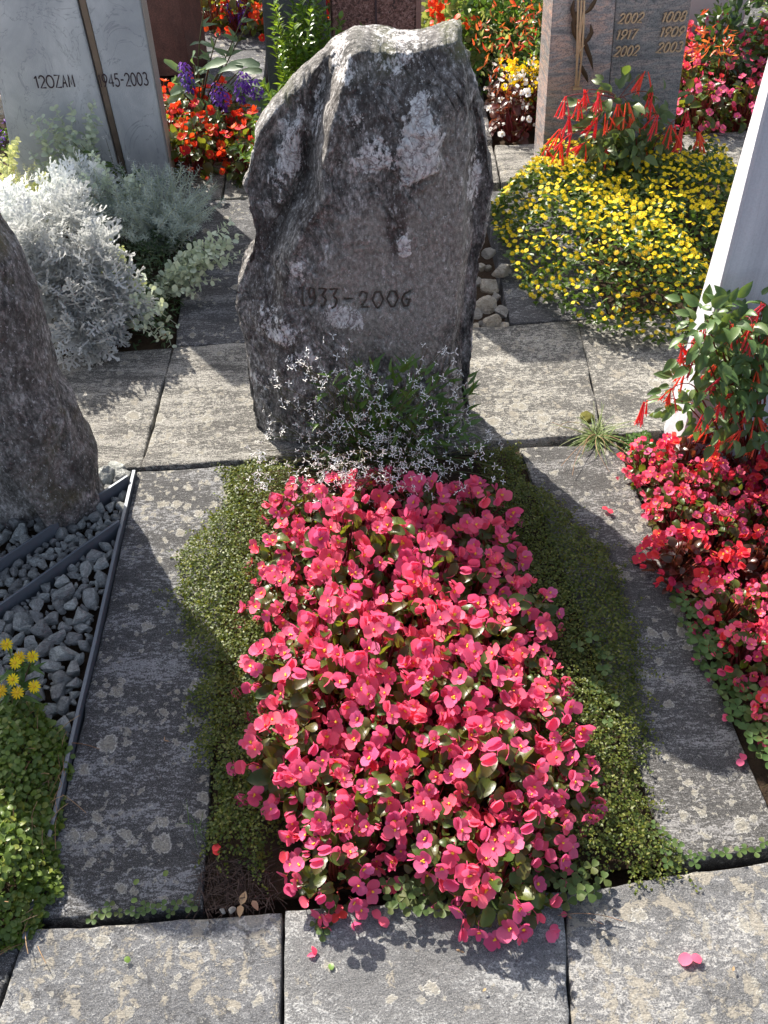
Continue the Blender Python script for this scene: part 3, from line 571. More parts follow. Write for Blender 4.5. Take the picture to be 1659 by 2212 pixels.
    for s in (0.93, 0.84, 0.72, 0.58, 0.42, 0.25, 0.10, 0.0):
        q = ring.copy(); q[:, 1] = 1.905 + (ring[:, 1] - 1.905) * s; q[:, 2] = ring[:, 2] * s ** 2 + ct_ * (1 - s ** 2) + 0.016 * (1 - s * s)
        q[:, 2] += (1 - s) * (0.012 * fbm(q, 14, 3, 111) + 0.004 * fbm(q, 60, 3, 112)); cap.append(q)
    for c_ in range(len(cap)):
        a_ = (nz - 1) * n if c_ == 0 else base + (c_ - 1) * n; b_ = base + c_ * n; F.append(np.stack([a_ + i, a_ + (i + 1) % n, b_ + (i + 1) % n, b_ + i], 1))
    V = np.vstack([V] + cap); ex = lambda q: np.r_[q] if False else np.concatenate([q] + [q[(nz - 1) * n:]] * len(cap))
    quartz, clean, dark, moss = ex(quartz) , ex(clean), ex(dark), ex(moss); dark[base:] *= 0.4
    # the carved date: V-cut along the strokes of '1933 - 2006'
    sa, wa = layout(['a1', 'a9', 'a3', 'a3'], 0.10); sb, wb = layout(['a2', 'a0', 'a0', 'a6'], 0.12); scd, _ = layout(['-'], 0)
    def put(strokes, wtot, p0, p1, hpx, ybase):
        a = np.array(XZ((p0, ybase))); b = np.array(XZ((p1, ybase))); sc = np.linalg.norm(b - a) / wtot; hh = np.array(XZ((p0, ybase - hpx)))[1] - a[1]
        return [np.c_[a[0] + s[:, 0] * (b - a)[0] / wtot, a[1] + s[:, 0] * (b - a)[1] / wtot + s[:, 1] * hh] for s in strokes]
    S = put(sa, wa, 650, 733, 36, 667) + put(scd, 0.42, 742, 766, 36, 670) + put(sb, wb, 776, 890, 33, 669)
    front_i = np.where((V[:, 1] < 1.83) & (V[:, 2] > 0.2) & (V[:, 2] < 0.6))[0]; P2 = V[front_i][:, [0, 2]]; dd = np.full(len(P2), 1.0)
    for s in S:
        for a, b in zip(s[:-1], s[1:]):
            ab = b - a; t = np.clip(((P2 - a) @ ab) / max(ab @ ab, 1e-12), 0, 1); dd = np.minimum(dd, np.linalg.norm(P2 - (a + t[:, None] * ab), axis=1))
    cut = np.zeros(len(V)); cut[front_i] = np.clip(1 - dd / 0.0056, 0, 1); V[:, 1] += 0.010 * cut
    mb = MB(); mb.add(V, F)
    root = thing('boulder_headstone', 'tall rough grey boulder gravestone with white quartz patches and the carved date 1933 - 2006', 'gravestone', (-0.04, 1.87, 0.0))
    off = np.array([-0.04, 1.87, 0.0]); mb.v = [v - off for v in mb.v]
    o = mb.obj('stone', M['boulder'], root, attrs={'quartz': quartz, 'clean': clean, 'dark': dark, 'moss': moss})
    # groove floors of the figures, following the face
    FV = V[front_i]
    def fmap(A, d):
        out = []
        for a in np.asarray(A):
            k = np.argmin((FV[:, 0] - a[0]) ** 2 + (FV[:, 2] - a[1]) ** 2); out.append((a[0], FV[k, 1] - 0.0002 - d, a[1]))
        out = np.array(out); out[:, 1] = np.convolve(np.pad(out[:, 1], 1, 'edge'), [0.25, 0.5, 0.25], 'valid'); return out - off
    g = MB()
    for s in S:
        s2 = resamp(s, max(6, int(len(s) * 3))); ribbon(g, s2, 0.0046, 0.0006, fmap)
    g.obj('carved_date', M['groove'], root)
    return root
build_boulder()

# ------------------------------------------------------------------ speckled boulder headstone at the left edge
def build_left_boulder():
    zk = np.array([-0.03, 0.08, 0.25, 0.42, 0.58, 0.72, 0.9, 1.05]); 
    pr = [(222, 1085), (214, 1058), (196, 985), (168, 925), (148, 880), (112, 815), (88, 735), (58, 640), (24, 560), (0, 524), (-60, 440)]
    rp = np.array([AY(a, b, 1.60)[[0, 2]] for a, b in pr]); rp = rp[np.argsort(rp[:, 1])]
    nz, n = 190, 260; tz = np.linspace(-0.04, 0.93, nz); th = np.linspace(0, 2 * math.pi, n, endpoint=False); e = 0.72
    sx = np.sign(np.cos(th)) * np.abs(np.cos(th)) ** e; sy = np.sign(np.sin(th)) * np.abs(np.sin(th)) ** e; V = []
    for z in tz:
        xr = np.interp(z, rp[:, 1], rp[:, 0]); xl = -1.28 + 0.12 * max(z, 0); rnd = math.sqrt(max(0.02, 1 - max(0, (z - 0.70) / 0.235) ** 2))
        yc = 1.60 + 0.03 * z; b = 0.125 * (0.45 + 0.55 * rnd); xc = (xr + xl) / 2; a = (xr - xl) / 2 * (0.3 + 0.7 * rnd)
        V.append(np.c_[xc + a * sx, yc + b * sy + (sy < 0) * 0.0, np.full(n, z)])
    V = np.array(V).reshape(-1, 3); x, y, z = V.T.copy(); fr = sst(1.58, 1.5, y)
    rg = np.interp(z, [0, 0.15, 0.3, 0.5, 0.8], [-0.76, -0.785, -0.83, -0.86, -0.88]) + 0.012 * fbm(np.c_[z, z * 0, z * 0], 14, 3, 2)
    y = y + fr * 0.06 * sst(0.012, -0.02, x - rg) + fr * 0.02 * sst(-0.69, -0.66, x + 0.02 * np.sin(z * 9)) ; W_ = np.c_[x, y, z]
    d = 0.022 * fbm(W_, 6, 3, 7) + 0.020 * (0.3 - np.abs(fbm(W_ * [1, 1, 0.7], 8, 4, 57))) + 0.009 * fbm(np.c_[x + 0.4 * z, y, z * 0.6], 30, 4, 17) + 0.0028 * fbm(W_, 110, 3, 27)
    nx, ny = norm(np.c_[(x + 0.95) / 0.3, (y - 1.6) / 0.12]).T; V = np.c_[x + nx * d * 0.7, y + ny * d, z]
    i = np.arange(n); k = np.arange(nz - 1)[:, None] * n; F = np.stack([k + i, k + (i + 1) % n, k + n + (i + 1) % n, k + n + i], -1).reshape(-1, 4)
    V = np.vstack([V, V[-n:].mean(0)]); l = (nz - 1) * n; mb = MB(); mb.add(V, [F, np.stack([l + i, l + (i + 1) % n, np.full(n, len(V) - 1)], 1)])
    o = mb.obj('leaning_headstone', M['boulder2']); tag(o, 'dark speckled leaning rough stone at the left edge, standing in grey gravel', 'gravestone')
build_left_boulder()

# ------------------------------------------------------------------ cut headstones
def prism(mb, base, top, z0, z1, mi=0, nz=1, bev=0.004):
    """a block: base/top outlines (counter-clockwise), its upright edges and rim chamfered"""
    def cham(p):
        p = np.asarray(p, float); out = []
        for i in range(len(p)):
            a, b, c = p[i - 1], p[i], p[(i + 1) % len(p)]; out += [b + (a - b) / np.linalg.norm(a - b) * bev, b + (c - b) / np.linalg.norm(c - b) * bev]
        return np.array(out)
    B, T = cham(base), cham(top); n = len(B); c = T.mean(0); V = []
    for k in range(nz + 1):
        t = k / nz; V.append(np.c_[B + (T - B) * t, np.full(n, z0 + (z1 - bev - z0) * t)])
    V.append(np.c_[c + (T - c) * (1 - bev / np.linalg.norm(T - c, axis=1))[:, None], np.full(n, z1)]); V = np.vstack(V); i = np.arange(n)
    F = [np.stack([k * n + i, k * n + (i + 1) % n, (k + 1) * n + (i + 1) % n, (k + 1) * n + i], 1) for k in range(nz + 1)]
    return mb.add(V, F + [np.array([(nz + 1) * n + i])], mi)
def rect(x0, x1, yl, yr, d): return np.array([(x0, yl), (x1, yr), (x1 - 0.08 * d, yr + d), (x0 - 0.08 * d, yl + d)])

# grey marble headstone of two leaves with a bronze bar between them
gm = thing('marble_headstone', 'pale grey marble headstone in two leaves, a bronze bar between, dated 1945-2003', 'gravestone', (-0.94, 3.06, 0))
goff = np.array([-0.94, 3.06, 0]); 
def gpart(name, mb, mat): mb.v = [v - goff for v in mb.v]; return mb.obj(name, mat, gm, smooth=False)
Yg = lambda x: 3.062 + 0.055 * (x + 0.94)
gx = [AY(p, q, 3.05)[0] for p, q in ((38, 420), (253, 360), (270, 360), (366, 385))]; gt = [AY(p, q, 3.05)[0] for p, q in ((-16, 60), (161, 4), (181, 4), (299, 4))]
for nm, a, b, ta, tb in (('left_leaf', gx[0] + 0.0, gx[1], gt[0], gt[1]), ('right_leaf', gx[2], gx[3], gt[2], gt[3])):
    mb = MB(); s = 1.0; prism(mb, rect(a, b, Yg(a), Yg(b), 0.11), rect(a + (ta - a) * 1.5, b + (tb - b) * 1.5, Yg(a), Yg(b), 0.11), -0.03, 1.0); gpart('stone_leaf', mb, M['greymarble'])
mb = MB(); a, b = gx[3] + 0.001, gx[3] + 0.004; ta, tb = gt[3] + 0.001, gt[3] + 0.004; prism(mb, rect(a, b, Yg(a) + 0.004, Yg(b) + 0.004, 0.105), rect(a + (ta - a) * 1.5, b + (tb - b) * 1.5, Yg(a) + 0.004, Yg(b) + 0.004, 0.105), -0.03, 0.998, bev=0.0005); gpart('sawn_edge', mb, M['greyside'])
mb = MB(); a, b = gx[1] + 0.002, gx[2] - 0.002; ta, tb = gt[1] + 0.002, gt[2] - 0.002
prism(mb, rect(a, b, Yg(a) + 0.012, Yg(b) + 0.012, 0.05), rect(a + (ta - a) * 1.5, b + (tb - b) * 1.5, Yg(a) + 0.012, Yg(b) + 0.012, 0.05), -0.03, 0.99, bev=0.003); gpart('bronze_bar', mb, M['bar'])
def on_face(Yfun, p0, p1, hpx, chars, gap, slant, wid, dep, mat, name, parent, off, Yn=3.05):
    st, wt = layout(chars, gap, slant); A = AY(*p0, Yfun(0) if False else Yn); A = AY(*p0, Yfun(A[0])); B = AY(*p1, Yfun(AY(*p1, Yn)[0])); H_ = AY(p0[0], p0[1] - hpx, Yfun(A[0]))[2] - A[2]
    def fm(P, d):
        P = np.asarray(P); x = A[0] + (B[0] - A[0]) * P[:, 0] / wt; z = A[2] + (B[2] - A[2]) * P[:, 0] / wt + P[:, 1] * H_
        return np.c_[x, Yfun(x) - d - 0.0012, z] - off
    mb = MB()
    for s in st: ribbon(mb, resamp(s, max(len(s), 8)) if len(s) < 12 and False else s, wid, dep, fm)
    return mb.obj(name, mat, parent, smooth=False)
on_face(Yg, (79, 190), (163, 187), 26, list('12OZAM'), 0.10, 0.02, 0.12, 0.0015, M['ink'], 'inscription', gm, goff)
on_face(Yg, (216, 188), (322, 183), 27, list('1945-2003'), 0.12, 0.02, 0.12, 0.0015, M['ink'], 'inscription', gm, goff)

# granite headstone with bronze figures and a sheaf of bronze stalks
go = thing('granite_headstone', 'polished granite headstone with rosy veins, bronze sheaf and bronze dates 1917 and 2002', 'gravestone', (0.8, 3.08, 0)); ooff = np.array([0.8, 3.08, 0])
Yo = lambda x: 3.075 + 0.10 * (x - 0.55)
def oxx(px, py, Y=3.1): return AY(px, py, Y)[0]
xb = [oxx(1173, 330), oxx(1312, 320), oxx(1464, 300)]; xt = [oxx(1192, 2), oxx(1330, 2), oxx(1497, 2)]
for k, mname in ((0, 'granite_rosy'), (1, 'granite_grey')):
    a, b = xb[k] + 0.0008 * k, xb[k + 1] - 0.0008 * (1 - k); ta, tb = xt[k] + 0.0008 * k, xt[k + 1] - 0.0008 * (1 - k); ex = 1.6
    mb = MB(); prism(mb, rect(a, b, Yo(a), Yo(b), 0.13), rect(a + (ta - a) * ex, b + (tb - b) * ex, Yo(a), Yo(b), 0.13), -0.03, 0.93, bev=0.002)
    mb.v = [v - ooff for v in mb.v]; mb.obj('stone_panel', M[mname], go, smooth=False)
for row, (yy, l, r, tl, tr) in enumerate([(49, (1334, 50), (1386, 47), '2002', '1008'), (82, (1329, 85), (1371, 83), '1917', '1909'), (118, (1325, 121), (1376, 118), '2002', '2003')]):
    on_face(Yo, l, r, 21, list(tl), 0.14, 0.22, 0.17, 0.006, M['bronze'], 'bronze_date', go, ooff)
    r0, r1 = [((1427, 47), (1478, 44)), ((1423, 79), (1474, 77)), ((1417, 113), (1470, 110))][row]
    on_face(Yo, r0, r1, 21, list(tr), 0.14, 0.22, 0.17, 0.006, M['bronze'], 'bronze_date', go, ooff)
def opt(px, py, d=0.0): x = oxx(px, py, 3.08); q = AY(px, py, Yo(x) - d); return q - ooff
sh = MB()
for p, q, s in [((1243, 186), (1256, 0), 0), ((1249, 186), (1262, 0), 4), ((1246, 186), (1250, -40), -3), ((1255, 130), (1262, 20), -10), ((1244, 120), (1262, 95), 0)]:
    a, b = opt(*p, 0.012), opt(*q, 0.014); tube(sh, curve_pts(a, b, 0, 8, (s * 0.0008, -0.006, 0)), 0.0036, 6)
o1 = sh.obj('bronze_stalks', M['bronze'], go)
fl = MB()
for pts in [[(1240, 0), (1236, 20), (1243, 45), (1250, 62)], [(1256, 100), (1270, 85), (1278, 70), (1276, 52)], [(1252, 135), (1258, 150), (1266, 165), (1270, 178)], [(1250, 60), (1262, 90), (1275, 125), (1281, 150)], [(1247, 90), (1240, 70), (1238, 48), (1246, 24)], [(1262, 30), (1274, 20), (1284, 4), (1292, -10)]]:
    P = np.array([opt(a, b, 0.016) for a, b in pts]); n = 10; t = np.linspace(0, 1, n); Q = poly_at(P, t); wv = 0.007 * np.sin(np.pi * (0.1 + 0.85 * t)); 
    T = norm(np.gradient(Q, axis=0)); S = norm(np.cross(T, [0, -1, 0])); V = np.vstack([Q + S * wv[:, None], Q - np.array([0, 0.004, 0]), Q - S * wv[:, None]]); i = np.arange(n - 1)
    fl.add(V, [np.stack([i, i + n, i + n + 1, i + 1], 1), np.stack([i + n, i + 2 * n, i + 2 * n + 1, i + n + 1], 1)])
fl.obj('bronze_leaves', M['bronze_dark'], go)
mb = MB(); q = opt(1246, 186, 0.0); box(mb, q[0] - 0.014, q[0] + 0.014, q[1] - 0.016, q[1] - 0.001, q[2] - 0.006, q[2] + 0.003); mb.obj('bronze_foot', M['bronze'], go, smooth=False)

# white marble stele at the right edge
wm = MB(); prism(wm, np.array([(0.709, 1.70), (1.12, 1.74), (1.10, 1.86), (0.697, 1.82)]), np.array([(0.681, 1.70), (1.10, 1.74), (1.12, 1.86), (0.724, 1.82)]), -0.03, 1.15, nz=4, bev=0.006)
tag(wm.obj('marble_stele', M['whitemarble'], smooth=False), 'white marble stele cut off by the right edge, its left flank in full sun', 'gravestone')
# stones of the rows behind
sp = thing('speckled_headstone', 'speckled red-brown granite headstone with an incised cross, behind the rough boulder', 'gravestone', (0.0, 3.15, 0))
mb = MB(); prism(mb, rect(-0.135, 0.128, 3.15, 3.17, 0.12) - [0, 3.15], rect(-0.125, 0.150, 3.15, 3.17, 0.12) - [0, 3.15], -0.03, 0.66, bev=0.003)
mb.obj('stone', M['speckle'], sp, smooth=False)
mb = MB(); box(mb, 0.130, 0.146, 0.012, 0.10, -0.03, 0.65); mb.obj('smooth_border', M['redpolish'], sp, smooth=False)
mb = MB(); c = AY(813, 66, 3.148) - np.array([0, 3.15, 0])
for (x0, x1, z0, z1) in ((c[0] - 0.003, c[0] + 0.003, c[2] - 0.13, c[2] - 0.004), (c[0] - 0.003, c[0] + 0.003, c[2] + 0.004, c[2] + 0.19), (c[0] - 0.05, c[0] + 0.06, c[2] - 0.003, c[2] + 0.003)):
    box(mb, x0, x1, 0.004 + 0.0, 0.012, z0, z1)
mb.obj('incised_cross', M['ink'], sp, smooth=False)
mb = MB(); prism(mb, rect(-0.345, -0.145, 3.12, 3.135, 0.16), rect(-0.325, -0.14, 3.12, 3.135, 0.16), -0.03, 1.0, bev=0.003)
tag(mb.obj('dark_headstone', M['darkstone'], smooth=False), 'dark grey upright headstone half hidden by the boxwood shrub', 'gravestone')
mb = MB(); prism(mb, np.array([(-1.03, 4.10), (-0.765, 4.12), (-0.70, 4.24), (-0.97, 4.24)]), np.array([(-1.03, 4.10), (-0.765, 4.12), (-0.70, 4.24), (-0.97, 4.24)]), -0.03, 0.9, bev=0.004)
tag(mb.obj('brown_headstone', M['brownstone'], smooth=False), 'brown-red polished headstone behind the grey marble one', 'gravestone')
mb = MB(); prism(mb, np.array([(1.16, 4.12), (1.50, 4.16), (1.52, 4.26), (1.18, 4.24)]), np.array([(1.16, 4.12), (1.53, 4.16), (1.55, 4.26), (1.18, 4.24)]), -0.03, 0.95, bev=0.006)
tag(mb.obj('pale_headstone', M['palestone'], smooth=False), 'pale beige headstone behind the far pink begonias', 'gravestone')

# ------------------------------------------------------------------ gravel, edging strips, pale rocks
sheet('gravel_bed', M['soil'], -1.9, -0.60, 0.30, 1.69, -0.034); tag(bpy.data.objects['gravel_bed'], 'dark bed under the grey gravel')
def strip(label, a, b, z0, z1, t=0.005):
    a, b = np.array(a), np.array(b); d = (b - a) / np.linalg.norm(b - a); s = np.array([-d[1], d[0]]) * t / 2
    mb = MB(); n = 14; V = []; ts = np.linspace(0, 1, n)
    P = a + (b - a) * ts[:, None] + s[None] * 0 ; wv = (fbm(np.c_[P, ts * 0], 5, 2, 4) * 0.003)[:, None] * (s / (t / 2)); P = P + wv
    V = np.vstack([np.c_[P - s, np.full(n, z0)], np.c_[P - s, np.full(n, z1)], np.c_[P + s, np.full(n, z1)], np.c_[P + s, np.full(n, z0)]]); i = np.arange(n - 1)
    F = [np.stack([k * n + i, k * n + i + 1, ((k + 1) % 4) * n + i + 1, ((k + 1) % 4) * n + i], 1) for k in range(4)] + [np.array([[0, n, 2 * n, 3 * n], [n - 1, 4 * n - 1, 3 * n - 1, 2 * n - 1]])]
    return tag(mb.add(V, F).obj('edging_strip', M['steel'], smooth=False), label, 'edging')
strip('long dark metal strip along the slab, the gravel on its left', (-0.5945, 1.69), (-0.5905, 0.60), -0.045, 0.012, 0.007)
strip('slanting metal strip in the gravel, the one by the foot of the leaning stone', G(276, 1033, 0.015)[:2], G(-160, 1322, 0.015)[:2], -0.03, 0.024)
strip('slanting metal strip in the gravel, the one farther from the leaning stone', G(258, 1128, 0.015)[:2], G(-120, 1395, 0.015)[:2], -0.03, 0.022)

def rock_mesh(name, seed, mat, cuts=9, sub=3, rough=0.08, flat=False):
    rg = np.random.default_rng(seed); V, F = ICO[sub]; V = V * np.array([1.0, rg.uniform(0.6, 0.85), rg.uniform(0.5, 0.7)])
    for _ in range(cuts):
        n = norm(rg.normal(0, 1, 3)); d = rg.uniform(0.30, 0.58); q = V @ n - d; V = V - np.maximum(q, 0)[:, None] * n * 0.99
    V = V + norm(V) * (fbm(V, 2.5, 4, seed)[:, None] * rough + fbm(V * [1, 1, 3.5], 5, 3, seed + 3)[:, None] * rough * 0.45)
    V = V / np.abs(V).max(); mb = MB(); mb.add(V, F); return mb.mesh(name, mat, smooth=False)
GR = [rock_mesh('gravel_chip', 100 + k, M['gravel'], 10) for k in range(12)]
gp = [(0, 1140), (205, 1075), (218, 1016), (290, 1022), (205, 1340), (165, 1535), (150, 1600), (60, 1600), (-60, 1450), (-60, 1150)]
poly = GP(gp, -0.01); e1 = poly
pts = []
d1 = (G(276, 1033, .015)[:2], G(-160, 1322, .015)[:2]); d2 = (G(258, 1128, .015)[:2], G(-120, 1395, .015)[:2])
def seg_d(p, s): a, b = s; ab = b - a; t = np.clip((p - a) @ ab / (ab @ ab), 0, 1); return np.linalg.norm(p - a - t * ab)
cand = fill(poly, 6000)
for p in cand:
    between = seg_d(p, d1) < 0.085 and (G(200, 1180)[:2] is not None) and (p[1] < d1[0][1] + (p[0] - d1[0][0]) * (d1[1] - d1[0])[1] / (d1[1] - d1[0])[0]) and (p[1] > d2[0][1] + (p[0] - d2[0][0]) * (d2[1] - d2[0])[1] / (d2[1] - d2[0])[0])
    sz = U(0.012, 0.017) if between else U(0.016, 0.029)
    if seg_d(p, d1) < 0.004 + sz * 0.75 or seg_d(p, d2) < 0.004 + sz * 0.75 or p[0] > -0.600 - sz * 0.7: continue
    if all((p[0] - q[0]) ** 2 + (p[1] - q[1]) ** 2 > (0.70 * (sz + s)) ** 2 for q, s in pts): pts.append((p, sz))
pts = sorted(pts, key=lambda q: np.hypot(q[0][0], q[0][1]))[:215]
for p in fill(poly, 7000):
    sz = U(0.007, 0.012)
    if seg_d(p, d1) < 0.003 + sz * 0.75 or seg_d(p, d2) < 0.003 + sz * 0.75 or p[0] > -0.600 - sz * 0.6 or len(pts) >= 296: continue
    if all((p[0] - q[0]) ** 2 + (p[1] - q[1]) ** 2 > (0.62 * (sz + s)) ** 2 for q, s in pts): pts.append((p, sz))
for k, (p, sz) in enumerate(pts):
    o = link('gravel_stone', GR[k % 12], None, (p[0], p[1], -0.010 + sz * 0.36)); o.scale = (sz * U(1.0, 1.25), sz * U(1.0, 1.2), sz * U(0.9, 1.2)); o.rotation_euler = (U(-0.5, 0.5), U(-0.5, 0.5), U(0, 6.28))
    tag(o, 'angular grey-green gravel stone lying between the metal strips and the leaning stone', 'gravel stone', 'grey gravel stones at the foot of the leaning stone')
RK = [rock_mesh('limestone_lump', 300 + k, M['limerock'], 7, 4, 0.10) for k in range(6)]
for k, (cx, cy, r, zc, lab) in enumerate([(465, 660, 118, 1, 'knobbly white rock, the farthest one on the dark slab'), (710, 945, 190, 1, 'large pale rock sitting on the dark slab by itself'), (345, 900, 95, 1, 'grey-white rock tucked against the boulder gravestone, uppermost of the heap'), (470, 912, 62, 0, 'small flat cream stone left of the large pale rock'),
        (315, 1140, 110, 1, 'tan rock against the boulder gravestone above the heap'), (500, 1180, 165, 1, 'long whitish rock leaning down the middle of the heap'), (440, 1540, 180, 1.3, 'biggest grey rock in the front heap'), (255, 1690, 125, 1, 'yellowish rock against the boulder gravestone at the front of the heap'),
        (685, 1670, 135, 1, 'rounded cream rock at the right front of the heap'), (530, 1815, 140, 0.5, 'flat wedge of cream rock below the biggest grey rock'), (270, 1915, 85, 0.4, 'small yellowish stone at the front left end of the heap'), (345, 1850, 55, 0.3, 'tiny brown stone between the yellowish rock and the cream wedge'),
        (410, 1925, 60, 0.2, 'flat grey chip at the front edge of the heap'), (750, 1905, 105, 0.4, 'mossy low stone at the right front corner of the heap'), (610, 1420, 85, 0.6, 'dark grey stone behind the biggest grey rock')]):
    s = 0.1898; px, py = (1500 + cx * s) / 1.507, (700 + cy * s) / 1.507; rr = r * s / 1.507 / FPX * 2.55; onslab = k in (0, 1)
    zz = rr * 0.72 if onslab else -0.02 + rr * (0.55 + 0.4 * zc); p = G(px, py, zz)
    o = link('pale_rock', RK[k % 6], None, p); o.scale = (rr * 1.3, rr * 1.25, rr * 1.25); o.rotation_euler = (U(-0.4, 0.4), U(-0.4, 0.4), U(0, 6.28)); tag(o, lab, 'rock', 'pale rocks beside the boulder gravestone')
# ------------------------------------------------------------------ plants: templates
rnd_prof = lambda t: np.sqrt(np.clip(1 - ((t - 0.54) / 0.56) ** 2, 0.0, 1)) 
oval = lambda t: np.sin(math.pi * np.clip(t, 0, 1) ** 0.75) ** 0.8
lance = lambda t: np.sin(math.pi * np.clip(t, 0, 1) ** 0.7)
T_ROUND = leaf_t(5, rnd_prof, 0.10, 0.25, 0.92)
T_BEG = leaf_t(6, lambda t: np.sqrt(np.clip(1 - ((t - 0.46) / 0.55) ** 2, 0.0, 1)), 0.24, 0.42, 0.82, 0.025)
T_OVAL = leaf_t(4, oval, 0.16, 0.2, 0.55)
T_BIGOVAL = leaf_t(6, oval, 0.2, 0.35, 0.52, 0.015)
T_LANCE = leaf_t(4, lance, 0.18, 0.3, 0.26)
T_NARROW = leaf_t(2, lance, 0.1, 0.15, 0.14)
T_TINY = leaf_t(2, oval, 0.1, 0.1, 0.7)
T_SPOON = leaf_t(5, lambda t: np.clip(t, 0, 1) ** 0.8 * np.sqrt(np.clip(1 - ((t - 0.5) / 0.52) ** 4, 0, 1)), 0.18, 0.5, 0.42, 0.02)
T_BLADE = leaf_t(5, lambda t: 1 - t ** 2 * 0.95, 0.2, 0.6, 0.035)
def petal_t(length, width, cup, tilt, n=5):
    V, F = leaf_t(n, rnd_prof, 0.06, 0.0, width / length); V = V * length; r2 = (V[:, :2] ** 2).sum(1); V[:, 2] = V[:, 2] + cup * r2
    c, s = math.cos(tilt), math.sin(tilt); y, z = V[:, 1].copy(), V[:, 2].copy(); V[:, 1] = y * c - z * s; V[:, 2] = y * s + z * c; return V, F
def rotz(V, a): c, s = math.cos(a), math.sin(a); return np.c_[V[:, 0] * c - V[:, 1] * s, V[:, 0] * s + V[:, 1] * c, V[:, 2]]
def begonia_flower(kind, mats, rg):
    mb = MB()
    if kind == 'open':
        for a, l, wd in ((0, 0.56, 0.70), (math.pi, 0.58, 0.72)):
            V, F = petal_t(l * rg.uniform(0.88, 1.08), wd * rg.uniform(0.9, 1.05), rg.uniform(-0.25, 0.6), rg.uniform(-0.1, 0.6)); V = V + np.c_[V[:, :2] * 0, 0.05 * np.sin(V[:, 0] * rg.uniform(9, 14) + rg.uniform(0, 6)) * (np.abs(V[:, 1]) > 0.2)]; mb.add(rotz(V, a + rg.uniform(-0.12, 0.12)) + [0, 0, 0.004 * a], F, 0)
        for a in (math.pi / 2, -math.pi / 2):
            V, F = petal_t(0.46, 0.27, 0.2, rg.uniform(0.2, 0.6), 4); mb.add(rotz(V, a) + [0, 0, 0.03], F, 0)
    elif kind == 'five':
        for k in range(5):
            V, F = petal_t(rg.uniform(0.42, 0.5), 0.46, 0.3, rg.uniform(0.15, 0.5), 4); mb.add(rotz(V, k * 1.257 + rg.uniform(-0.1, 0.1)) + [0, 0, 0.008 * k], F, 0)
    elif kind == 'half':
        for a, tl in ((0, 1.1), (math.pi, 0.8)):
            V, F = petal_t(0.52, 0.66, 0.3, tl); mb.add(rotz(V, a), F, 0)
        V, F = petal_t(0.42, 0.25, 0.2, 0.6, 4); mb.add(rotz(V, 1.5), F, 0)
    else:
        for a in (0, math.pi):
            V, F = petal_t(0.42, 0.44, -0.5, 1.45); mb.add(rotz(V, a) + [0, 0.04 * math.cos(a), 0], F, 0)
    if kind in ('open', 'five'):
        V, F = ICO[1]
        for _ in range(5): mb.add(V * 0.05 + [rg.normal(0, 0.035), rg.normal(0, 0.035), 0.07 + rg.uniform(0, 0.05)], F, 1)
        cv, cf = ICO[1]; mb.add(cv * [0.05, 0.05, 0.05], cf, 1)
    tube(mb, [(0, 0, -0.0), (0.02, 0.02, -0.3), (0.0, 0.06, -0.55)], 0.022, 4, 0)
    return mb.mesh('blossom', mats)
def flower_set(petal):
    rg = np.random.default_rng(3); return [begonia_flower(k, [M[petal], M['stamen']], rg) for k in ('open', 'open', 'open', 'open', 'open', 'five', 'five', 'half', 'half', 'half', 'bud', 'bud')]
FS = {p: flower_set(p) for p in ('pink', 'rose', 'red', 'whitepet')}

def dome(n, Rr, H, lo=0.0, hi=1.0, zmin=0.15):
    """points in the shell of a bushy mound; also the outward direction"""
    a = U(0, 2 * math.pi, n); el = np.arcsin(U(zmin, 1, n)); s = U(lo, hi, n) ** 0.5
    d = np.c_[np.cos(a) * np.cos(el), np.sin(a) * np.cos(el), np.sin(el)]
    P = d * s[:, None] * np.array([Rr, Rr, H]); return P, d
def begonia(Rr=0.085, H=0.15, nl=110, nf=16, ls=0.032, fsz=0.033, petal='pink', leaf='beg_leaf', flowers=None):
    root = thing('begonia', None, 'begonia')
    mb = MB(); P, d = dome(nl, Rr, H, 0.3, 0.93, 0.05); Y = norm(d * [1, 1, 0.5] + R.normal(0, 0.45, (nl, 3)) + [0, 0, -0.1]); Z = norm(d * 0.5 + [0, 0, 0.8] + R.normal(0, 0.35, (nl, 3)))
    scat(mb, T_BEG, P - Y * ls * 0.4, Y, Z, U(0.5, 1.1, nl) * ls); mb.obj('foliage', M[leaf], root)
    sb = MB()
    for k in range(44):
        q, dd = dome(1, Rr * 0.9, H * 0.92, 0.4, 0.9, 0.2); q = q[0]; b = np.array([q[0] * 0.2, q[1] * 0.2, -0.02]); tube(sb, curve_pts(b, q, 0, 5, (U(-.01, .01), U(-.01, .01), 0.0)), [0.0030, 0.0028, 0.0024, 0.002, 0.0014], 4)
    FP, fd = dome(nf, Rr, H, 0.93, 1.1, 0.12)
    for k in range(nf):
        q = FP[k] * ((1.05, 1.0, 0.96, 0.80, 1.02)[k % 5]); nrm = norm(fd[k] * 0.75 + np.array([0, -0.55, 0.45]) + R.normal(0, 0.38, 3)); yv = norm(np.cross(nrm, R.normal(0, 1, 3)))
        m = (flowers or FS[petal])[R.integers(0, len(flowers or FS[petal]))]
        o = link('blossom', m, root); o.matrix_local = basis(yv, nrm, q, fsz * U(0.75, 1.12))
        if k % 3 == 0: tube(sb, curve_pts(q * 0.55, q - nrm * fsz * 0.4, 0.004, 4), 0.0011, 4)
    sb.obj('stems', M['beg_stem'], root); return root
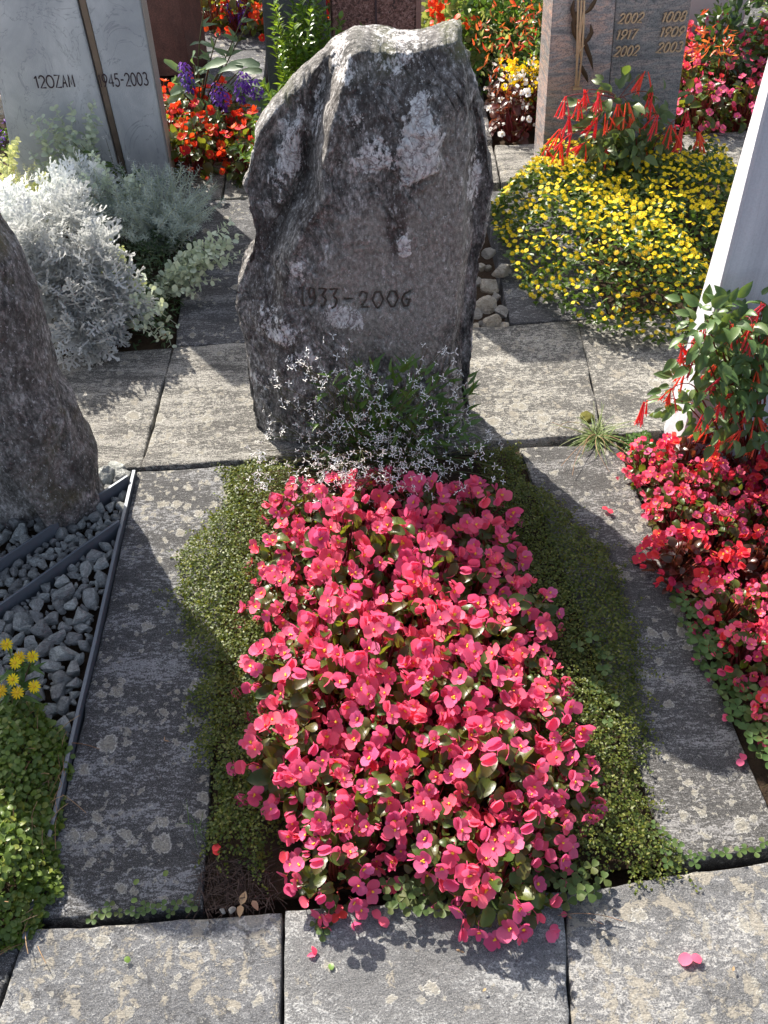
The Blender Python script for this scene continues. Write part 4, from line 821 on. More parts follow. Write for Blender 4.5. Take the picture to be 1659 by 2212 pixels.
def plant_out(protos, spots, label, group, z=-0.015, size=(0.9, 1.15), tall=None, category=None):
    used = set(); out = []
    for k, p in enumerate(spots):
        j = R.integers(0, len(protos)); o = protos[j]
        if j in used: o = copy_tree(o)
        used.add(j); s = U(*size); h = s * (tall(p) if tall else 1.0)
        o.location = (p[0], p[1], z); o.scale = (s, s, h); o.rotation_euler = (0, 0, U(-0.45, 0.45)); tag(o, label, category, group); out.append(o)
    for j, o in enumerate(protos):
        if j not in used:
            for c in list(o.children): bpy.data.objects.remove(c)
            bpy.data.objects.remove(o)
    return out

# pink begonias of the middle bed
bp = GP([(600, 1035), (700, 1035), (830, 1025), (960, 1030), (1050, 1045), (1105, 1190), (1180, 1320), (1195, 1450), (1210, 1600), (1265, 1750), (1260, 1830), (1185, 1915), (840, 1930), (620, 1920), (580, 1790), (565, 1650), (565, 1450), (560, 1280), (560, 1130)], 0.09)
cc = bp.mean(0); core = cc + (bp - cc) * 0.93
sp_ = darts(core, 0.096, 9000)
protos = [begonia(0.088, 0.15, 85, 50, 0.029, 0.0335) for _ in range(5)]
def htall(p): d = edge_dist(bp, np.array([p]))[0]; return 0.86 + 0.34 * sst(0.03, 0.16, d)
plant_out(protos, sp_, 'bushy begonia with pink blossoms and glossy green leaves, in the bed before the boulder gravestone', 'pink begonias in the middle bed', tall=htall)

# coral and pink begonias at the right edge
rp_ = GP([(1388, 955), (1430, 945), (1540, 955), (1700, 1010), (1850, 1200), (1850, 1700), (1700, 1560), (1600, 1450), (1520, 1330), (1455, 1180), (1400, 1060)], 0.06)
c2 = rp_.mean(0); core2 = c2 + (rp_ - c2) * 0.98
mixf = FS['rose'] + FS['rose'][:4] + FS['pink']
def mixed(w): return [FS['rose'][k] if R.random() < w else FS['pink'][k] for k in range(12)]
pr2 = [begonia(0.078, 0.12, 95, 54, 0.022, 0.0245, 'rose', 'beg_leaf', mixed(0.5)) for _ in range(3)] + [begonia(0.078, 0.12, 80, 50, 0.024, 0.027, 'rose', 'beg_leaf_red', mixed(0.85)) for _ in range(2)]
plant_out(pr2, darts(core2, 0.088, 5000), 'low begonia with coral-red and pink blossoms in the bed cut off by the right edge', 'coral begonias at the right edge', size=(0.85, 1.1))
# scarlet begonias with the purple salvias
r3 = GP([(345, 345), (420, 352), (560, 350), (560, 250), (350, 215)], 0.06)
plant_out([begonia(0.10, 0.20, 90, 30, 0.035, 0.034, 'red') for _ in range(3)], darts(r3, 0.12, 2500), 'scarlet begonia below the purple salvia, right of the grey marble headstone', 'scarlet begonias behind the first path', size=(0.9, 1.1))
r4 = np.array([(-0.74, 4.45), (-0.30, 4.45), (-0.26, 4.95), (-0.80, 4.95)])
plant_out([begonia(0.12, 0.24, 80, 34, 0.04, 0.036, 'red') for _ in range(2)], darts(r4, 0.15, 900), 'scarlet begonia in the farthest bed, at the top edge of the photo', 'scarlet begonias of the farthest row')
r5 = np.array([(1.12, 3.48), (1.75, 3.52), (1.85, 4.1), (1.12, 4.08)])
plant_out([begonia(0.11, 0.2, 100, 36, 0.036, 0.033, 'pink', 'beg_leaf', mixed(0.3)) for _ in range(3)], darts(r5, 0.14, 1500), 'pink begonia in the far bed behind the granite headstone', 'far pink begonias right of the granite headstone')
r6 = np.array([(0.44, 3.42), (0.70, 3.42), (0.72, 3.7), (0.48, 3.7)])
plant_out([begonia(0.085, 0.20, 90, 30, 0.03, 0.026, 'whitepet', 'beg_leaf_red') for _ in range(2)], darts(r6, 0.11, 900), 'begonia with white blossoms and bronze leaves left of the granite headstone', 'white begonias left of the granite headstone')

# ------------------------------------------------------------------ creeping ground cover beside the pink begonias
def carpet(name, poly, n, tmpl, size, mat, label, hfun, kind='stuff', stalk=None, cat=None, drape=0.0):
    P = fill(poly, n); d = edge_dist(poly, P); keep = (d > 0.020 * U(0, 1.6, n) * (0.4 + 1.2 * (fbm(np.c_[P, d * 0], 40, 2, 8) > -0.1))) | (U(0, 1, n) < 0.1); P, d = P[keep], d[keep]; k = len(P)
    z = hfun(P, d) * (0.35 + 0.65 * U(0, 1, k) ** 0.6); q = np.c_[P, z]; Y = norm(R.normal(0, 1, (k, 3)) * [1, 1, 0.35]); Z = norm(np.c_[R.normal(0, 0.5, (k, 2)), np.full(k, 0.9)])
    if drape:                                    # runners straying over the stone
        c_ = P.mean(0); e_ = np.where(d < 0.03)[0]; RP = []
        for j in R.choice(e_, int(drape)):
            dr = norm(P[j] - c_ + R.normal(0, 0.25, 2)); ln = U(0.015, 0.055); m_ = int(ln / 0.0032); tt_ = np.linspace(0, ln, m_)[:, None]
            RP.append(np.c_[P[j] + dr * tt_ + np.c_[dr[1] * np.ones(m_), -dr[0] * np.ones(m_)] * U(-6, 6) * tt_ ** 2 + R.normal(0, 0.0015, (m_, 2)), 0.005 + U(0, 0.006, m_)])
        q2 = np.vstack(RP); k2 = len(q2); q = np.vstack([q, q2]); Y = np.vstack([Y, norm(R.normal(0, 1, (k2, 3)) * [1, 1, 0.35])]); Z = np.vstack([Z, norm(np.c_[R.normal(0, 0.5, (k2, 2)), np.full(k2, 0.9)])]); k = len(q)
    mb = MB(); scat(mb, tmpl, q, Y, Z, U(0.6, 1.25, k) * size); return tag(mb.obj(name, mat), label, cat, None, kind)
def outline_wobble(poly, amp=0.012, step=0.012):
    pts = []
    for i in range(len(poly)):
        a, b = poly[i], poly[(i + 1) % len(poly)]; m = max(1, int(np.linalg.norm(b - a) / step))
        pts += [a + (b - a) * k / m for k in range(m)]
    P = np.array(pts); w_ = np.c_[P, P[:, :1] * 0]; return P + np.c_[fbm(w_, 28, 3, 3), fbm(w_, 28, 3, 13)] * amp * 2.2
hm = lambda P, d: -0.008 + 0.028 * sst(0.0, 0.04, d) + 0.02 * (fbm(np.c_[P, P[:, :1] * 0], 20, 3, 6) + 0.4) * sst(0, 0.05, d) + 0.012
mlp = outline_wobble(GP([(478, 1012), (560, 1000), (640, 1020), (640, 1400), (620, 1800), (570, 1900), (520, 1870), (470, 1850), (440, 1830), (444, 1640), (412, 1555), (402, 1500), (432, 1470), (408, 1415), (385, 1330), (366, 1262), (396, 1180), (480, 1100), (478, 1060)], 0.0))
carpet('creeping_groundcover', mlp, 26000, T_TINY, 0.0068, M['moss'], 'low creeping yellow-green mat between the pink begonias and the left slab', hm, drape=260)
mrp = outline_wobble(GP([(1030, 975), (1120, 968), (1140, 1030), (1220, 1098), (1292, 1170), (1335, 1240), (1362, 1330), (1392, 1450), (1402, 1600), (1388, 1700), (1420, 1790), (1485, 1862), (1400, 1895), (1280, 1885), (1160, 1860), (1120, 1600), (1080, 1300), (1040, 1100)], 0.0))
carpet('creeping_groundcover', mrp, 28000, T_TINY, 0.0066, M['moss'], 'low creeping green mat between the pink begonias and the right slab, mostly in shade', hm, drape=300)
# dry stalks on the bare corner
mb = MB(); sp2 = fill(GP([(432, 1850), (570, 1840), (600, 1950), (430, 1970)], 0), 420)
for p in sp2:
    a = U(0, 6.28); l = U(0.012, 0.035); z = U(-0.016, 0.004); tube(mb, curve_pts((p[0], p[1], z), (p[0] + l * math.cos(a), p[1] + l * math.sin(a), z + U(-.004, .008)), U(0, .006), 4), 0.0006, 3)
tag(mb.obj('dry_stalks', M['straw']), 'thin dead stalks on the bare soil at the corner of the middle bed', None, None, 'stuff')

# ------------------------------------------------------------------ round-leaved creeper at the lower left
vp = outline_wobble(GP([(-80, 1500), (30, 1478), (105, 1520), (140, 1600), (138, 1700), (112, 1830), (100, 1900), (62, 2005), (10, 2040), (-200, 2040)], 0.05), 0.016)
root = thing('wire_vine', 'dense light green round-leaved creeper spilling over the metal strip at the lower left edge', 'creeper', (-0.7, 0.8, 0)); voff = np.array([-0.7, 0.8, 0])
n = 6500; P = fill(vp, n); d = edge_dist(vp, P); z = -0.02 + (0.085 * sst(-0.01, 0.07, d) + 0.02 * fbm(np.c_[P, d * 0], 16, 3, 4)) * (0.3 + 0.7 * U(0, 1, n) ** 0.5) + 0.02
mb = MB(); Y = norm(R.normal(0, 1, (n, 3)) * [1, 1, 0.5]); Z = norm(np.c_[R.normal(0, 0.45, (n, 1)), R.normal(-0.15, 0.45, (n, 1)), np.full((n, 1), 0.8)])
scat(mb, T_ROUND, np.c_[P, z] - voff, Y, Z, U(0.0065, 0.0125, n)); mb.obj('foliage', M['vine'], root)
mb = MB()
for k in range(170):
    p = P[k]; a = U(0, 6.28); l = U(0.03, 0.08); tube(mb, curve_pts((p[0], p[1], 0.0), (p[0] + l * math.cos(a), p[1] + l * math.sin(a), max(z[k], 0.02)), 0.01, 5) - voff, 0.0007, 3)
mb.obj('stems', M['dry'], root)

# ------------------------------------------------------------------ daisies
def daisy(npet, petal, mats, eye=0.13, rg=None, drop=0.0):
    mb = MB(); T = leaf_t(3, lambda t: np.clip(0.35 + 1.4 * t, 0, 1) * np.sqrt(np.clip(1 - ((t - 0.4) / 0.62) ** 4, 0, 1)), 0.1, 0.12 + drop, 0.36)
    a = np.arange(npet) * 2 * math.pi / npet + R.normal(0, 0.06, npet); Y = np.c_[np.cos(a), np.sin(a), np.full(npet, 0.1)]
    scat(mb, T, Y * 0.10, Y, np.tile([0, 0, 1.0], (npet, 1)), U(0.36, 0.42, npet)); V, F = ICO[2]; mb.add(V * [eye, eye, eye * 0.55] + [0, 0, 0.02], F, 1)
    return mb.mesh('blossom', mats)
def many(parent, off, meshes, P, N, S, name, stuffname, mat, most=100):
    """the nearest hundred blossoms as parts of their own, the rest as one part"""
    o_ = np.argsort(np.linalg.norm(P - np.array([0, 0, CAM_H]), axis=1)); yv = norm(np.cross(N, R.normal(0, 1, N.shape)))
    for k in o_[:most]:
        o = link(name, meshes[k % len(meshes)], parent); o.matrix_local = basis(yv[k], N[k], P[k] - off, S[k])
    if len(o_) > most:
        mb = MB(); 
        for j, me in enumerate(meshes):
            nv = len(me.vertices); V = np.zeros(nv * 3, np.float32); me.vertices.foreach_get('co', V); V = V.reshape(-1, 3); sel = [k for k in o_[most:] if k % len(meshes) == j]
            for mi in range(len(me.materials)):
                for ln in (3, 4):
                    F = np.array([p.vertices[:] for p in me.polygons if p.material_index == mi and len(p.vertices) == ln])
                    if len(F) and sel:
                        VV, FF = place((V, F), P[sel] - off, yv[sel], N[sel], S[sel]); mb.add(VV, FF, mi)
        tag(mb.obj(stuffname, mat, parent), None, None, None, 'stuff')
# small plant with seven big daisies at the left edge
mats = [M['yellowpet'], M['eye']]; DA = [daisy(11, None, mats) for _ in range(3)]; DB = [daisy(13, None, mats) for _ in range(2)]
base = G(20, 1530, 0.02); root = thing('zinnia', 'small plant with seven yellow daisies standing above the light green creeper', 'flower', base)
fl_ = [(14, 1392), (42, 1420), (70, 1418), (33, 1432), (28, 1468), (74, 1483), (38, 1496), (2, 1492)]
mb = MB(); lf = MB()
for k, (a, b) in enumerate(fl_):
    p = G(a, b, 0.125 - 0.004 * (k % 3)) - base; nrm = norm(np.array([U(-.2, .2), -0.55, 0.8])); o = link('blossom', DB[k % 2], root); o.matrix_local = basis(norm(np.cross(nrm, [0.3, 1, 0])), nrm, p, 0.025)
    st = curve_pts((0, 0, -0.02), p - nrm * 0.003, 0, 6, (U(-.01, .01), 0.01, 0)); tube(mb, st, 0.0016, 4); 
    for t in (2, 3, 4): q = st[t]; Yv = norm(R.normal(0, 1, (2, 3)) * [1, 1, 0.3] + [0, -0.2, 0.2]); scat(lf, T_LANCE, np.tile(q, (2, 1)), Yv, np.tile([0, 0, 1.0], (2, 1)), U(0.03, 0.045, 2))
mb.obj('stems', M['stem'], root); lf.obj('foliage', M['greenleaf'], root)

# broad mound of yellow flowers before the granite headstone
yp = GP([(1062, 400), (1085, 365), (1160, 320), (1330, 345), (1480, 330), (1590, 345), (1640, 420), (1600, 560), (1500, 690), (1420, 692), (1330, 685), (1250, 655), (1180, 610), (1120, 550), (1075, 480)], 0.09)
yc = yp.mean(0); root = thing('yellow_flower_mound', 'broad mound of small yellow daisies before the granite headstone', 'flowers', (yc[0], yc[1], 0)); yoff = np.array([yc[0], yc[1], 0])
def yh(P): d = edge_dist(yp, P); return 0.02 + 0.19 * sst(-0.03, 0.15, d) + 0.07 * fbm(np.c_[P, d * 0], 7, 3, 14) + 0.022 * fbm(np.c_[P, d * 0], 25, 2, 15)
n = 9000; P = fill(yp, n); z = yh(P) * (0.45 + 0.55 * U(0, 1, n) ** 0.45); Y = norm(R.normal(0, 1, (n, 3)) * [1, 1, 0.5] + [0, 0, 0.15]); Z = rdir(n, 0.7, 0.6)
lf = MB(); scat(lf, T_OVAL, np.c_[P, z] - yoff, Y, Z, U(0.013, 0.024, n)); lf.obj('foliage', M['greenleaf'], root)
FP = np.array(darts(yp, 0.0128, 14000)); sel = U(0, 1, len(FP)) < np.clip(0.92 + 1.0 * fbm(np.c_[FP, FP[:, :1] * 0], 9, 2, 33), 0.1, 1); FP = FP[sel]; n = len(FP); zz = yh(FP) + U(-0.004, 0.014, n)
many(root, yoff, DA, np.c_[FP, zz], norm(np.c_[R.normal(0, 0.45, n), R.normal(-0.3, 0.45, n), np.full(n, 0.9)]), U(0.0118, 0.0185, n), 'blossom', 'blossoms', mats)

# ------------------------------------------------------------------ white-flowered spurge at the foot of the boulder gravestone
sb_ = G(820, 1010, 0.0); root = thing('white_spurge', 'airy plant with tiny white flowers at the foot of the boulder gravestone', 'plant', sb_)
mbs = MB(); mbl = MB(); tips = []; 
for k in range(235):
    px, py = (R.normal(800, 120), R.normal(930, 80)) if k > 75 else (R.normal(800, 175), R.normal(1025, 40))
    px = np.clip(px, 560, 1110) if py > 940 else np.clip(px, 585, 1010); py = np.clip(py, 752, 1085); Yp = U(1.58, 1.72) if py < 965 else U(1.44, 1.62); tip = AY(px, py, Yp)
    if tip[2] < 0.05: tip[2] = 0.05 + U(0, 0.08)
    b = np.array([sb_[0] + R.normal(0, 0.06), sb_[1] + U(-0.02, 0.05), -0.015]); st = curve_pts(b, tip, 0, 8, (U(-.02, .02), U(-.01, .03), 0.01)); tube(mbs, st, np.linspace(0.0013, 0.0005, 8), 3)
    tips.append(tip)
    for j in range(3): 
        q = tip + R.normal(0, 0.016, 3) * [1, 0.7, 1]; tube(mbs, curve_pts(st[-2], q, 0, 4), 0.0004, 3); tips.append(q)
nl = 330; lp = np.array([AY(np.clip(R.normal(865, 85), 690, 1010), np.clip(R.normal(905, 60), 800, 1030), U(1.62, 1.73)) for _ in range(nl)]); lp[:, 2] = np.maximum(lp[:, 2], 0.03)
ld_ = norm(lp - (sb_ + [0, 0.02, 0.06]) + R.normal(0, 0.11, (nl, 3))); Z = norm(np.c_[R.normal(0, 0.4, nl), R.normal(-0.5, 0.4, nl), np.full(nl, 0.7)])
scat(mbl, leaf_t(5, lance, 0.22, 0.45, 0.25), lp - sb_, ld_, Z, U(0.026, 0.048, nl)); 
mbs.v = [v - sb_ for v in mbs.v]; mbs.obj('stems', M['stem'], root); mbl.obj('foliage', M['greenleaf'], root)
def starlet():
    mb = MB(); n = R.integers(3, 6); a = np.sort(U(0, 6.28, n)); Yv = norm(np.c_[np.cos(a), np.sin(a), U(-0.2, 0.6, n)]); T = leaf_t(2, lambda t: 0.45 + t * 0.6, 0.1, 0.1, 0.30); scat(mb, T, Yv * 0.06, Yv, np.tile([0, 0, 1.0], (n, 1)), U(0.4, 0.55, n))
    V, F = ICO[1]; mb.add(V * 0.06, F, 1); return mb.mesh('blossom', [M['whitepet'], M['stem']])
ST = [starlet() for _ in range(6)]; tips = np.array(tips); n = len(tips)
many(root, sb_, ST, tips, norm(R.normal(0, 0.6, (n, 3)) + [0, -0.6, 0.5]), U(0.0105, 0.0165, n), 'blossom', 'blossoms', [M['whitepet'], M['stem']])
# ------------------------------------------------------------------ fuchsias
def fuchsia_cluster(mat_):
    mb = MB()
    for k in range(R.integers(4, 8)):
        a = U(0, 6.28); s = U(0.12, 0.48); p0 = np.array([R.normal(0, 0.06), R.normal(0, 0.06), 0]); p1 = p0 + np.array([math.cos(a) * s, math.sin(a) * s, -U(0.75, 1.0)])
        pts = curve_pts(p0, p1, 0.03, 6); tube(mb, pts, np.array([0.020, 0.024, 0.028, 0.034, 0.042, 0.05]), 6); d = norm(p1 - p0)
        for j in range(4): 
            b = j * 1.57 + a; e = norm(d * 0.5 + np.array([math.cos(b), math.sin(b), 0.0]) * 0.8); scat(mb, leaf_t(2, lance, 0.1, 0.2, 0.35), [p1 - d * 0.02], [e], [-d], [0.17])
    return mb.mesh('flower_cluster', mat_)
FC = [fuchsia_cluster(M['fuchsia']) for _ in range(4)]
def fuchsia(label, base, leafpts, nleaf, ls, clusters, cs, leafmat_='fuchleaf'):
    root = thing('fuchsia', label, 'fuchsia', base); mb = MB(); sb = MB()
    hubs = []
    for (p, r) in leafpts:
        p = np.asarray(p); st = curve_pts(np.array(base) + [R.normal(0, .01), R.normal(0, .01), 0], p, 0.01, 7); tube(sb, st - base, np.linspace(0.0034, 0.0016, 7), 5); hubs.append((p, r))
    for (p, r) in hubs:
        m = max(4, int(nleaf / len(hubs))); q = p + R.normal(0, 1, (m, 3)) * r * [1, 0.9, 0.8]; q[:, 2] = np.maximum(q[:, 2], 0.02); d = norm(q - p + R.normal(0, 0.4, (m, 3)) * r + [0, -0.01, -0.01]); Z = norm(np.c_[R.normal(0, 0.4, m), R.normal(-0.45, 0.4, m), np.full(m, 0.8)])
        scat(mb, T_BIGOVAL, q - base, d, Z, U(0.6, 1.15, m) * ls)
    for k, c in enumerate(clusters):
        c = np.asarray(c); h = min(hubs, key=lambda t: np.linalg.norm(t[0] - c))[0]; tube(sb, curve_pts(h, c, 0.012, 6) - base, 0.0012, 4)
        o = link('flower_cluster', FC[k % 4], root); o.location = c - base; s = cs * U(0.85, 1.15); o.scale = (s, s, s); o.rotation_euler = (U(-.2, .3), U(-.2, .4), U(0, 6.28))
    mb.obj('foliage', M[leafmat_], root); sb.obj('stems', M['beg_stem'], root)
b1 = np.array([0.80, 2.83, 0.02])
def pts_at(lst, Y): return [AY(a, b, Y + U(-.04, .04)) for a, b in lst]
fuchsia('fuchsia with hanging red tubular flowers rising from the yellow flower mound', b1, [(AY(a, b, 2.83), 0.045) for a, b in ((1340, 250), (1310, 290), (1375, 300), (1350, 335), (1300, 330), (1400, 260), (1335, 215), (1385, 345), (1420, 300))], 300, 0.046,
        pts_at([(1223, 208), (1230, 250), (1232, 290), (1210, 280), (1180, 320), (1295, 200), (1310, 245), (1335, 225), (1355, 222), (1405, 200), (1420, 248), (1450, 270), (1475, 275), (1510, 285), (1395, 325), (1312, 320), (1262, 310), (1290, 255), (1370, 250), (1250, 215), (1395, 155), (1265, 195), (1212, 312), (1485, 240)], 2.80), 0.062)
b2 = np.array([0.86, 1.63, 0.0])
fuchsia('fuchsia with long red flowers before the white marble stele', b2, [(AY(a, b, 1.62), 0.033) for a, b in ((1545, 700), (1600, 690), (1640, 700), (1570, 760), (1620, 770), (1500, 835), (1540, 830), (1590, 840), (1640, 850), (1650, 780), (1480, 870), (1520, 760), (1570, 720), (1620, 730), (1560, 800), (1610, 810), (1650, 740), (1660, 820), (1530, 700), (1560, 885), (1620, 895), (1655, 915), (1590, 925))], 560, 0.038,
        pts_at([(1488, 755), (1500, 740), (1520, 705), (1480, 800), (1395, 868), (1600, 870), (1612, 880), (1580, 850), (1560, 815), (1625, 700), (1655, 730), (1580, 700), (1635, 900), (1650, 960), (1520, 895), (1530, 920), (1450, 840), (1650, 655), (1545, 790), (1640, 790), (1500, 770), (1470, 745), (1560, 860), (1600, 930), (1640, 940), (1560, 940)], 1.60), 0.050)

# ------------------------------------------------------------------ silver and grey plants
def lacy_leaf(rg):
    """dusty-miller leaf: a slender midrib with broad paired lobes, each ending in two or three blunt fingers"""
    V = []; F = []
    def strip_(P, wd):
        P = np.asarray(P, float); n = len(P); T = norm(np.gradient(P, axis=0)); S = norm(np.cross(T, [0, 0, 1.0])); wd = np.asarray(wd)[:, None]; b = sum(len(v) for v in V)
        V.append(np.vstack([P - S * wd, P + S * wd])); i = np.arange(n - 1) + b; F.append(np.stack([i, i + n, i + n + 1, i + 1], 1))
    bend = rg.uniform(0.1, 0.5); z = lambda y: -bend * y * y + 0.04
    strip_([(0, y, z(y)) for y in np.linspace(0, 0.95, 6)], [0.018, 0.026, 0.034, 0.042, 0.045, 0.04])
    def lobe(p0, d, ln, up):
        p1 = p0 + d * ln * 0.6 + [0, 0, up]; strip_([p0, (p0 + p1) / 2, p1], [0.022, 0.038, 0.05]); side = norm(np.cross(d, [0, 0, 1.0]))
        for sd, fl in ((0.75, 0.42), (0.0, 0.5), (-0.75, 0.42)):
            e = norm(d + side * sd + [0, 0, rg.uniform(-.1, .3)]); l_ = ln * fl * rg.uniform(0.8, 1.2); strip_([p1 - e * 0.02, p1 + e * l_ * 0.6, p1 + e * l_], [0.034, 0.04, 0.022])
    for y0, ln in ((0.30, 0.26), (0.47, 0.36), (0.64, 0.36), (0.80, 0.27)):
        for s in (-1, 1): yy = y0 + rg.uniform(-.04, .04); lobe(np.array([0, yy, z(yy)]), norm(np.array([s * 0.85, rg.uniform(0.45, 0.8), rg.uniform(0, 0.3)])), ln * rg.uniform(0.8, 1.15), rg.uniform(0, 0.03))
    lobe(np.array([0, 0.92, z(0.92)]), np.array([0, 1.0, 0.05]), 0.26, 0.0)
    return np.vstack(V), np.vstack(F)
_rl = np.random.default_rng(21); LACE = [lacy_leaf(_rl) for _ in range(5)]
def silver_plant(label, base, hubs, n, ls, spread):
    root = thing('dusty_miller', label, 'plant', base); mb = MB(); sb = MB()
    for p in hubs:
        p = np.asarray(p); tube(sb, curve_pts(np.array(base), p, 0.01, 6) - base, np.linspace(0.006, 0.003, 6), 5); m = n // len(hubs)
        up = norm(p - np.array(base) + [0, 0, 0.05]); d = norm(R.normal(0, 0.75, (m, 3)) + up * 0.75); d[:, 2] = np.maximum(d[:, 2], -0.15); q = p + d * U(0.0, 0.4, m)[:, None] * spread - up * U(0, 0.06, m)[:, None]
        Z = norm(np.cross(np.cross(d, up + R.normal(0, 0.4, (m, 3))), d) + R.normal(0, 0.15, (m, 3))); mm = m // 5
        for t_ in range(5): k_ = slice(t_ * mm, (t_ + 1) * mm); scat(mb, LACE[t_], (q - base)[k_], d[k_], Z[k_], U(0.6, 1.2, mm) * ls)
    mb.obj('foliage', M['silver'], root); sb.obj('stems', M['silver'], root)
def hub(px, py, z): return G(px, py, z)
silver_plant('big silver-white dusty miller with lacy leaves at the front of the grey-leaved bed', np.array([-0.86, 2.36, 0.0]), [hub(150, 470, .24), hub(60, 520, .24), hub(200, 550, .2), hub(110, 590, .16), hub(230, 610, .13), hub(170, 680, .08), hub(120, 650, .1), hub(210, 690, .06), hub(60, 600, .18), hub(250, 660, .09), hub(180, 735, .05)], 900, 0.066, 0.17)
silver_plant('smaller silver dusty miller at the left edge behind the big one', np.array([-1.18, 2.55, 0.0]), [hub(0, 440, .2), hub(60, 450, .22), hub(-40, 480, .2), hub(130, 420, .2), hub(180, 405, .17), hub(20, 490, .22)], 480, 0.062, 0.16)
def felted(label, base, tips, mat_, step=0.016, ls=0.017, w_=None, T=None, per=2, catg='plant', arch=0.03):
    """stems set with opposite felted leaves"""
    root = thing('licorice_plant', label, catg, base); mb = MB(); sb = MB(); P = []; Y = []; Z = []; S = []
    for tp in tips:
        tp = tp + R.normal(0, 0.018, 3) * [1, 1, 0.6]; b = np.array(base) + [R.normal(0, .025), R.normal(0, .025), 0]; L_ = np.linalg.norm(tp - b); n = max(4, int(L_ / step)); st = curve_pts(b, tp, arch * U(0.3, 1.6), n, (U(-.03, .03), U(-.03, .03), 0)); tube(sb, st - base, np.linspace(0.0018, 0.0009, n), 4); Tn = norm(np.gradient(st, axis=0))
        for k in range(1, n):
            a = U(0, 6.28) if per != 2 else (k % 2) * 1.57 + U(-.4, .4); A = norm(np.cross(Tn[k], [0.3, 0.2, 0.9])); B = np.cross(Tn[k], A)
            for j in range(per):
                e = A * math.cos(a + j * 2 * math.pi / per) + B * math.sin(a + j * 2 * math.pi / per); P.append(st[k] + R.normal(0, .001, 3)); Y.append(norm(e + Tn[k] * 0.45 + R.normal(0, .15, 3))); Z.append(norm(Tn[k] * 0.5 - e * 0.2 + np.array([0, -0.2, 0.4]) + R.normal(0, .5, 3))); S.append(ls * U(0.7, 1.15) * (0.6 + 0.4 * min(1, (n - k) / 4)))
    scat(mb, T or leaf_t(4, rnd_prof, 0.12, 0.2, 0.8), np.array(P) - base, np.array(Y), np.array(Z), np.array(S)); mb.obj('foliage', M[mat_], root); sb.obj('stems', M['sage'], root)
felted('felt-leaved trailing plant at the right end of the grey-leaved bed, arching over the dark slab', np.array([-0.66, 2.42, 0.0]), [G(a, b, z) for a, b, z in ((515, 500, .16), (500, 530, .14), (485, 560, .11), (460, 590, .08), (440, 620, .05), (475, 520, .15), (440, 545, .13), (455, 570, .1), (420, 600, .06), (430, 530, .13), (400, 640, .04), (470, 610, .05), (500, 515, .15), (430, 580, .08), (420, 560, .11), (450, 545, .13), (410, 620, .05), (490, 545, .12), (505, 490, .17), (470, 540, .15), (445, 600, .07), (410, 590, .09), (455, 555, .14), (480, 530, .13))] , 'sage', 0.0165, 0.02)
felted('felt-leaved plant with yellow-green tips trailing onto the cross path beside the big dusty miller', np.array([-0.70, 2.30, 0.0]), [G(a, b, z) for a, b, z in ((290, 570, .17), (300, 600, .15), (320, 640, .12), (340, 680, .08), (370, 720, .04), (350, 735, .03), (330, 710, .05), (375, 690, .05), (310, 660, .1), (345, 655, .09), (360, 740, .02), (290, 640, .12), (325, 615, .12))], 'sage', 0.0165, 0.02)
felted('lime-yellow felt-leaved shoot standing above the big dusty miller', np.array([-0.75, 2.36, 0.02]), [G(a, b, z) for a, b, z in ((240, 520, .22), (255, 545, .2), (235, 560, .18), (285, 590, .17), (300, 620, .14))], 'lime', 0.012)
felted('tall felt-leaved stems standing against the grey marble headstone', np.array([-0.98, 2.98, 0.0]), [AY(a, b, 2.97) for a, b in ((178, 215), (118, 245), (75, 245), (170, 300), (150, 300), (205, 290), (185, 330), (100, 330), (165, 225), (185, 240), (125, 260), (85, 262), (140, 290), (195, 260), (110, 300), (70, 290), (60, 330))], 'sage', 0.016, 0.023, arch=0.0)
felted('pale felt-leaved stem in the middle of the grey-leaved bed', np.array([-0.84, 2.75, 0.0]), [AY(a, b, 2.72) for a, b in ((205, 335), (192, 380), (215, 390), (280, 375), (290, 400), (180, 400))], 'sage', 0.015)
felted('lime-coloured felt-leaved shoots at the left edge below the grey marble headstone', np.array([-1.18, 2.85, 0.0]), [AY(a, b, 2.82) for a, b in ((30, 305), (50, 325), (5, 330), (20, 360), (60, 380), (0, 390), (45, 400), (95, 370), (-20, 350), (75, 410), (105, 385))], 'lime', 0.014, 0.018)
def needled(label, base, R_, H, nst, mat_='needle', ls=0.016):
    tips = []
    for k in range(nst):
        a = U(0, 6.28); r = R_ * math.sqrt(U(0, 1)); tips.append(np.array(base) + [r * math.cos(a), r * math.sin(a), H * (1 - 0.45 * (r / R_) ** 2) * U(0.8, 1.08)])
    felted(label, np.array(base), tips, mat_, 0.0085, ls, T=T_NARROW, per=4, arch=0.01)
needled('rounded grey-green needle-leaved bush before the right foot of the grey marble headstone', np.array([-0.66, 2.72, 0.0]), 0.19, 0.25, 150)
needled('grey-green needle-leaved bush left of the rounded one, before the bronze bar', np.array([-0.86, 2.72, 0.0]), 0.13, 0.25, 80)
needled('pale needle-leaved plant at the left edge beneath the grey marble headstone', np.array([-1.09, 2.85, 0.0]), 0.10, 0.22, 46, 'lime', 0.014)
needled('dull grey-green needle-leaved plant at the back of the grey-leaved bed', np.array([-0.98, 2.86, 0.0]), 0.09, 0.2, 36)
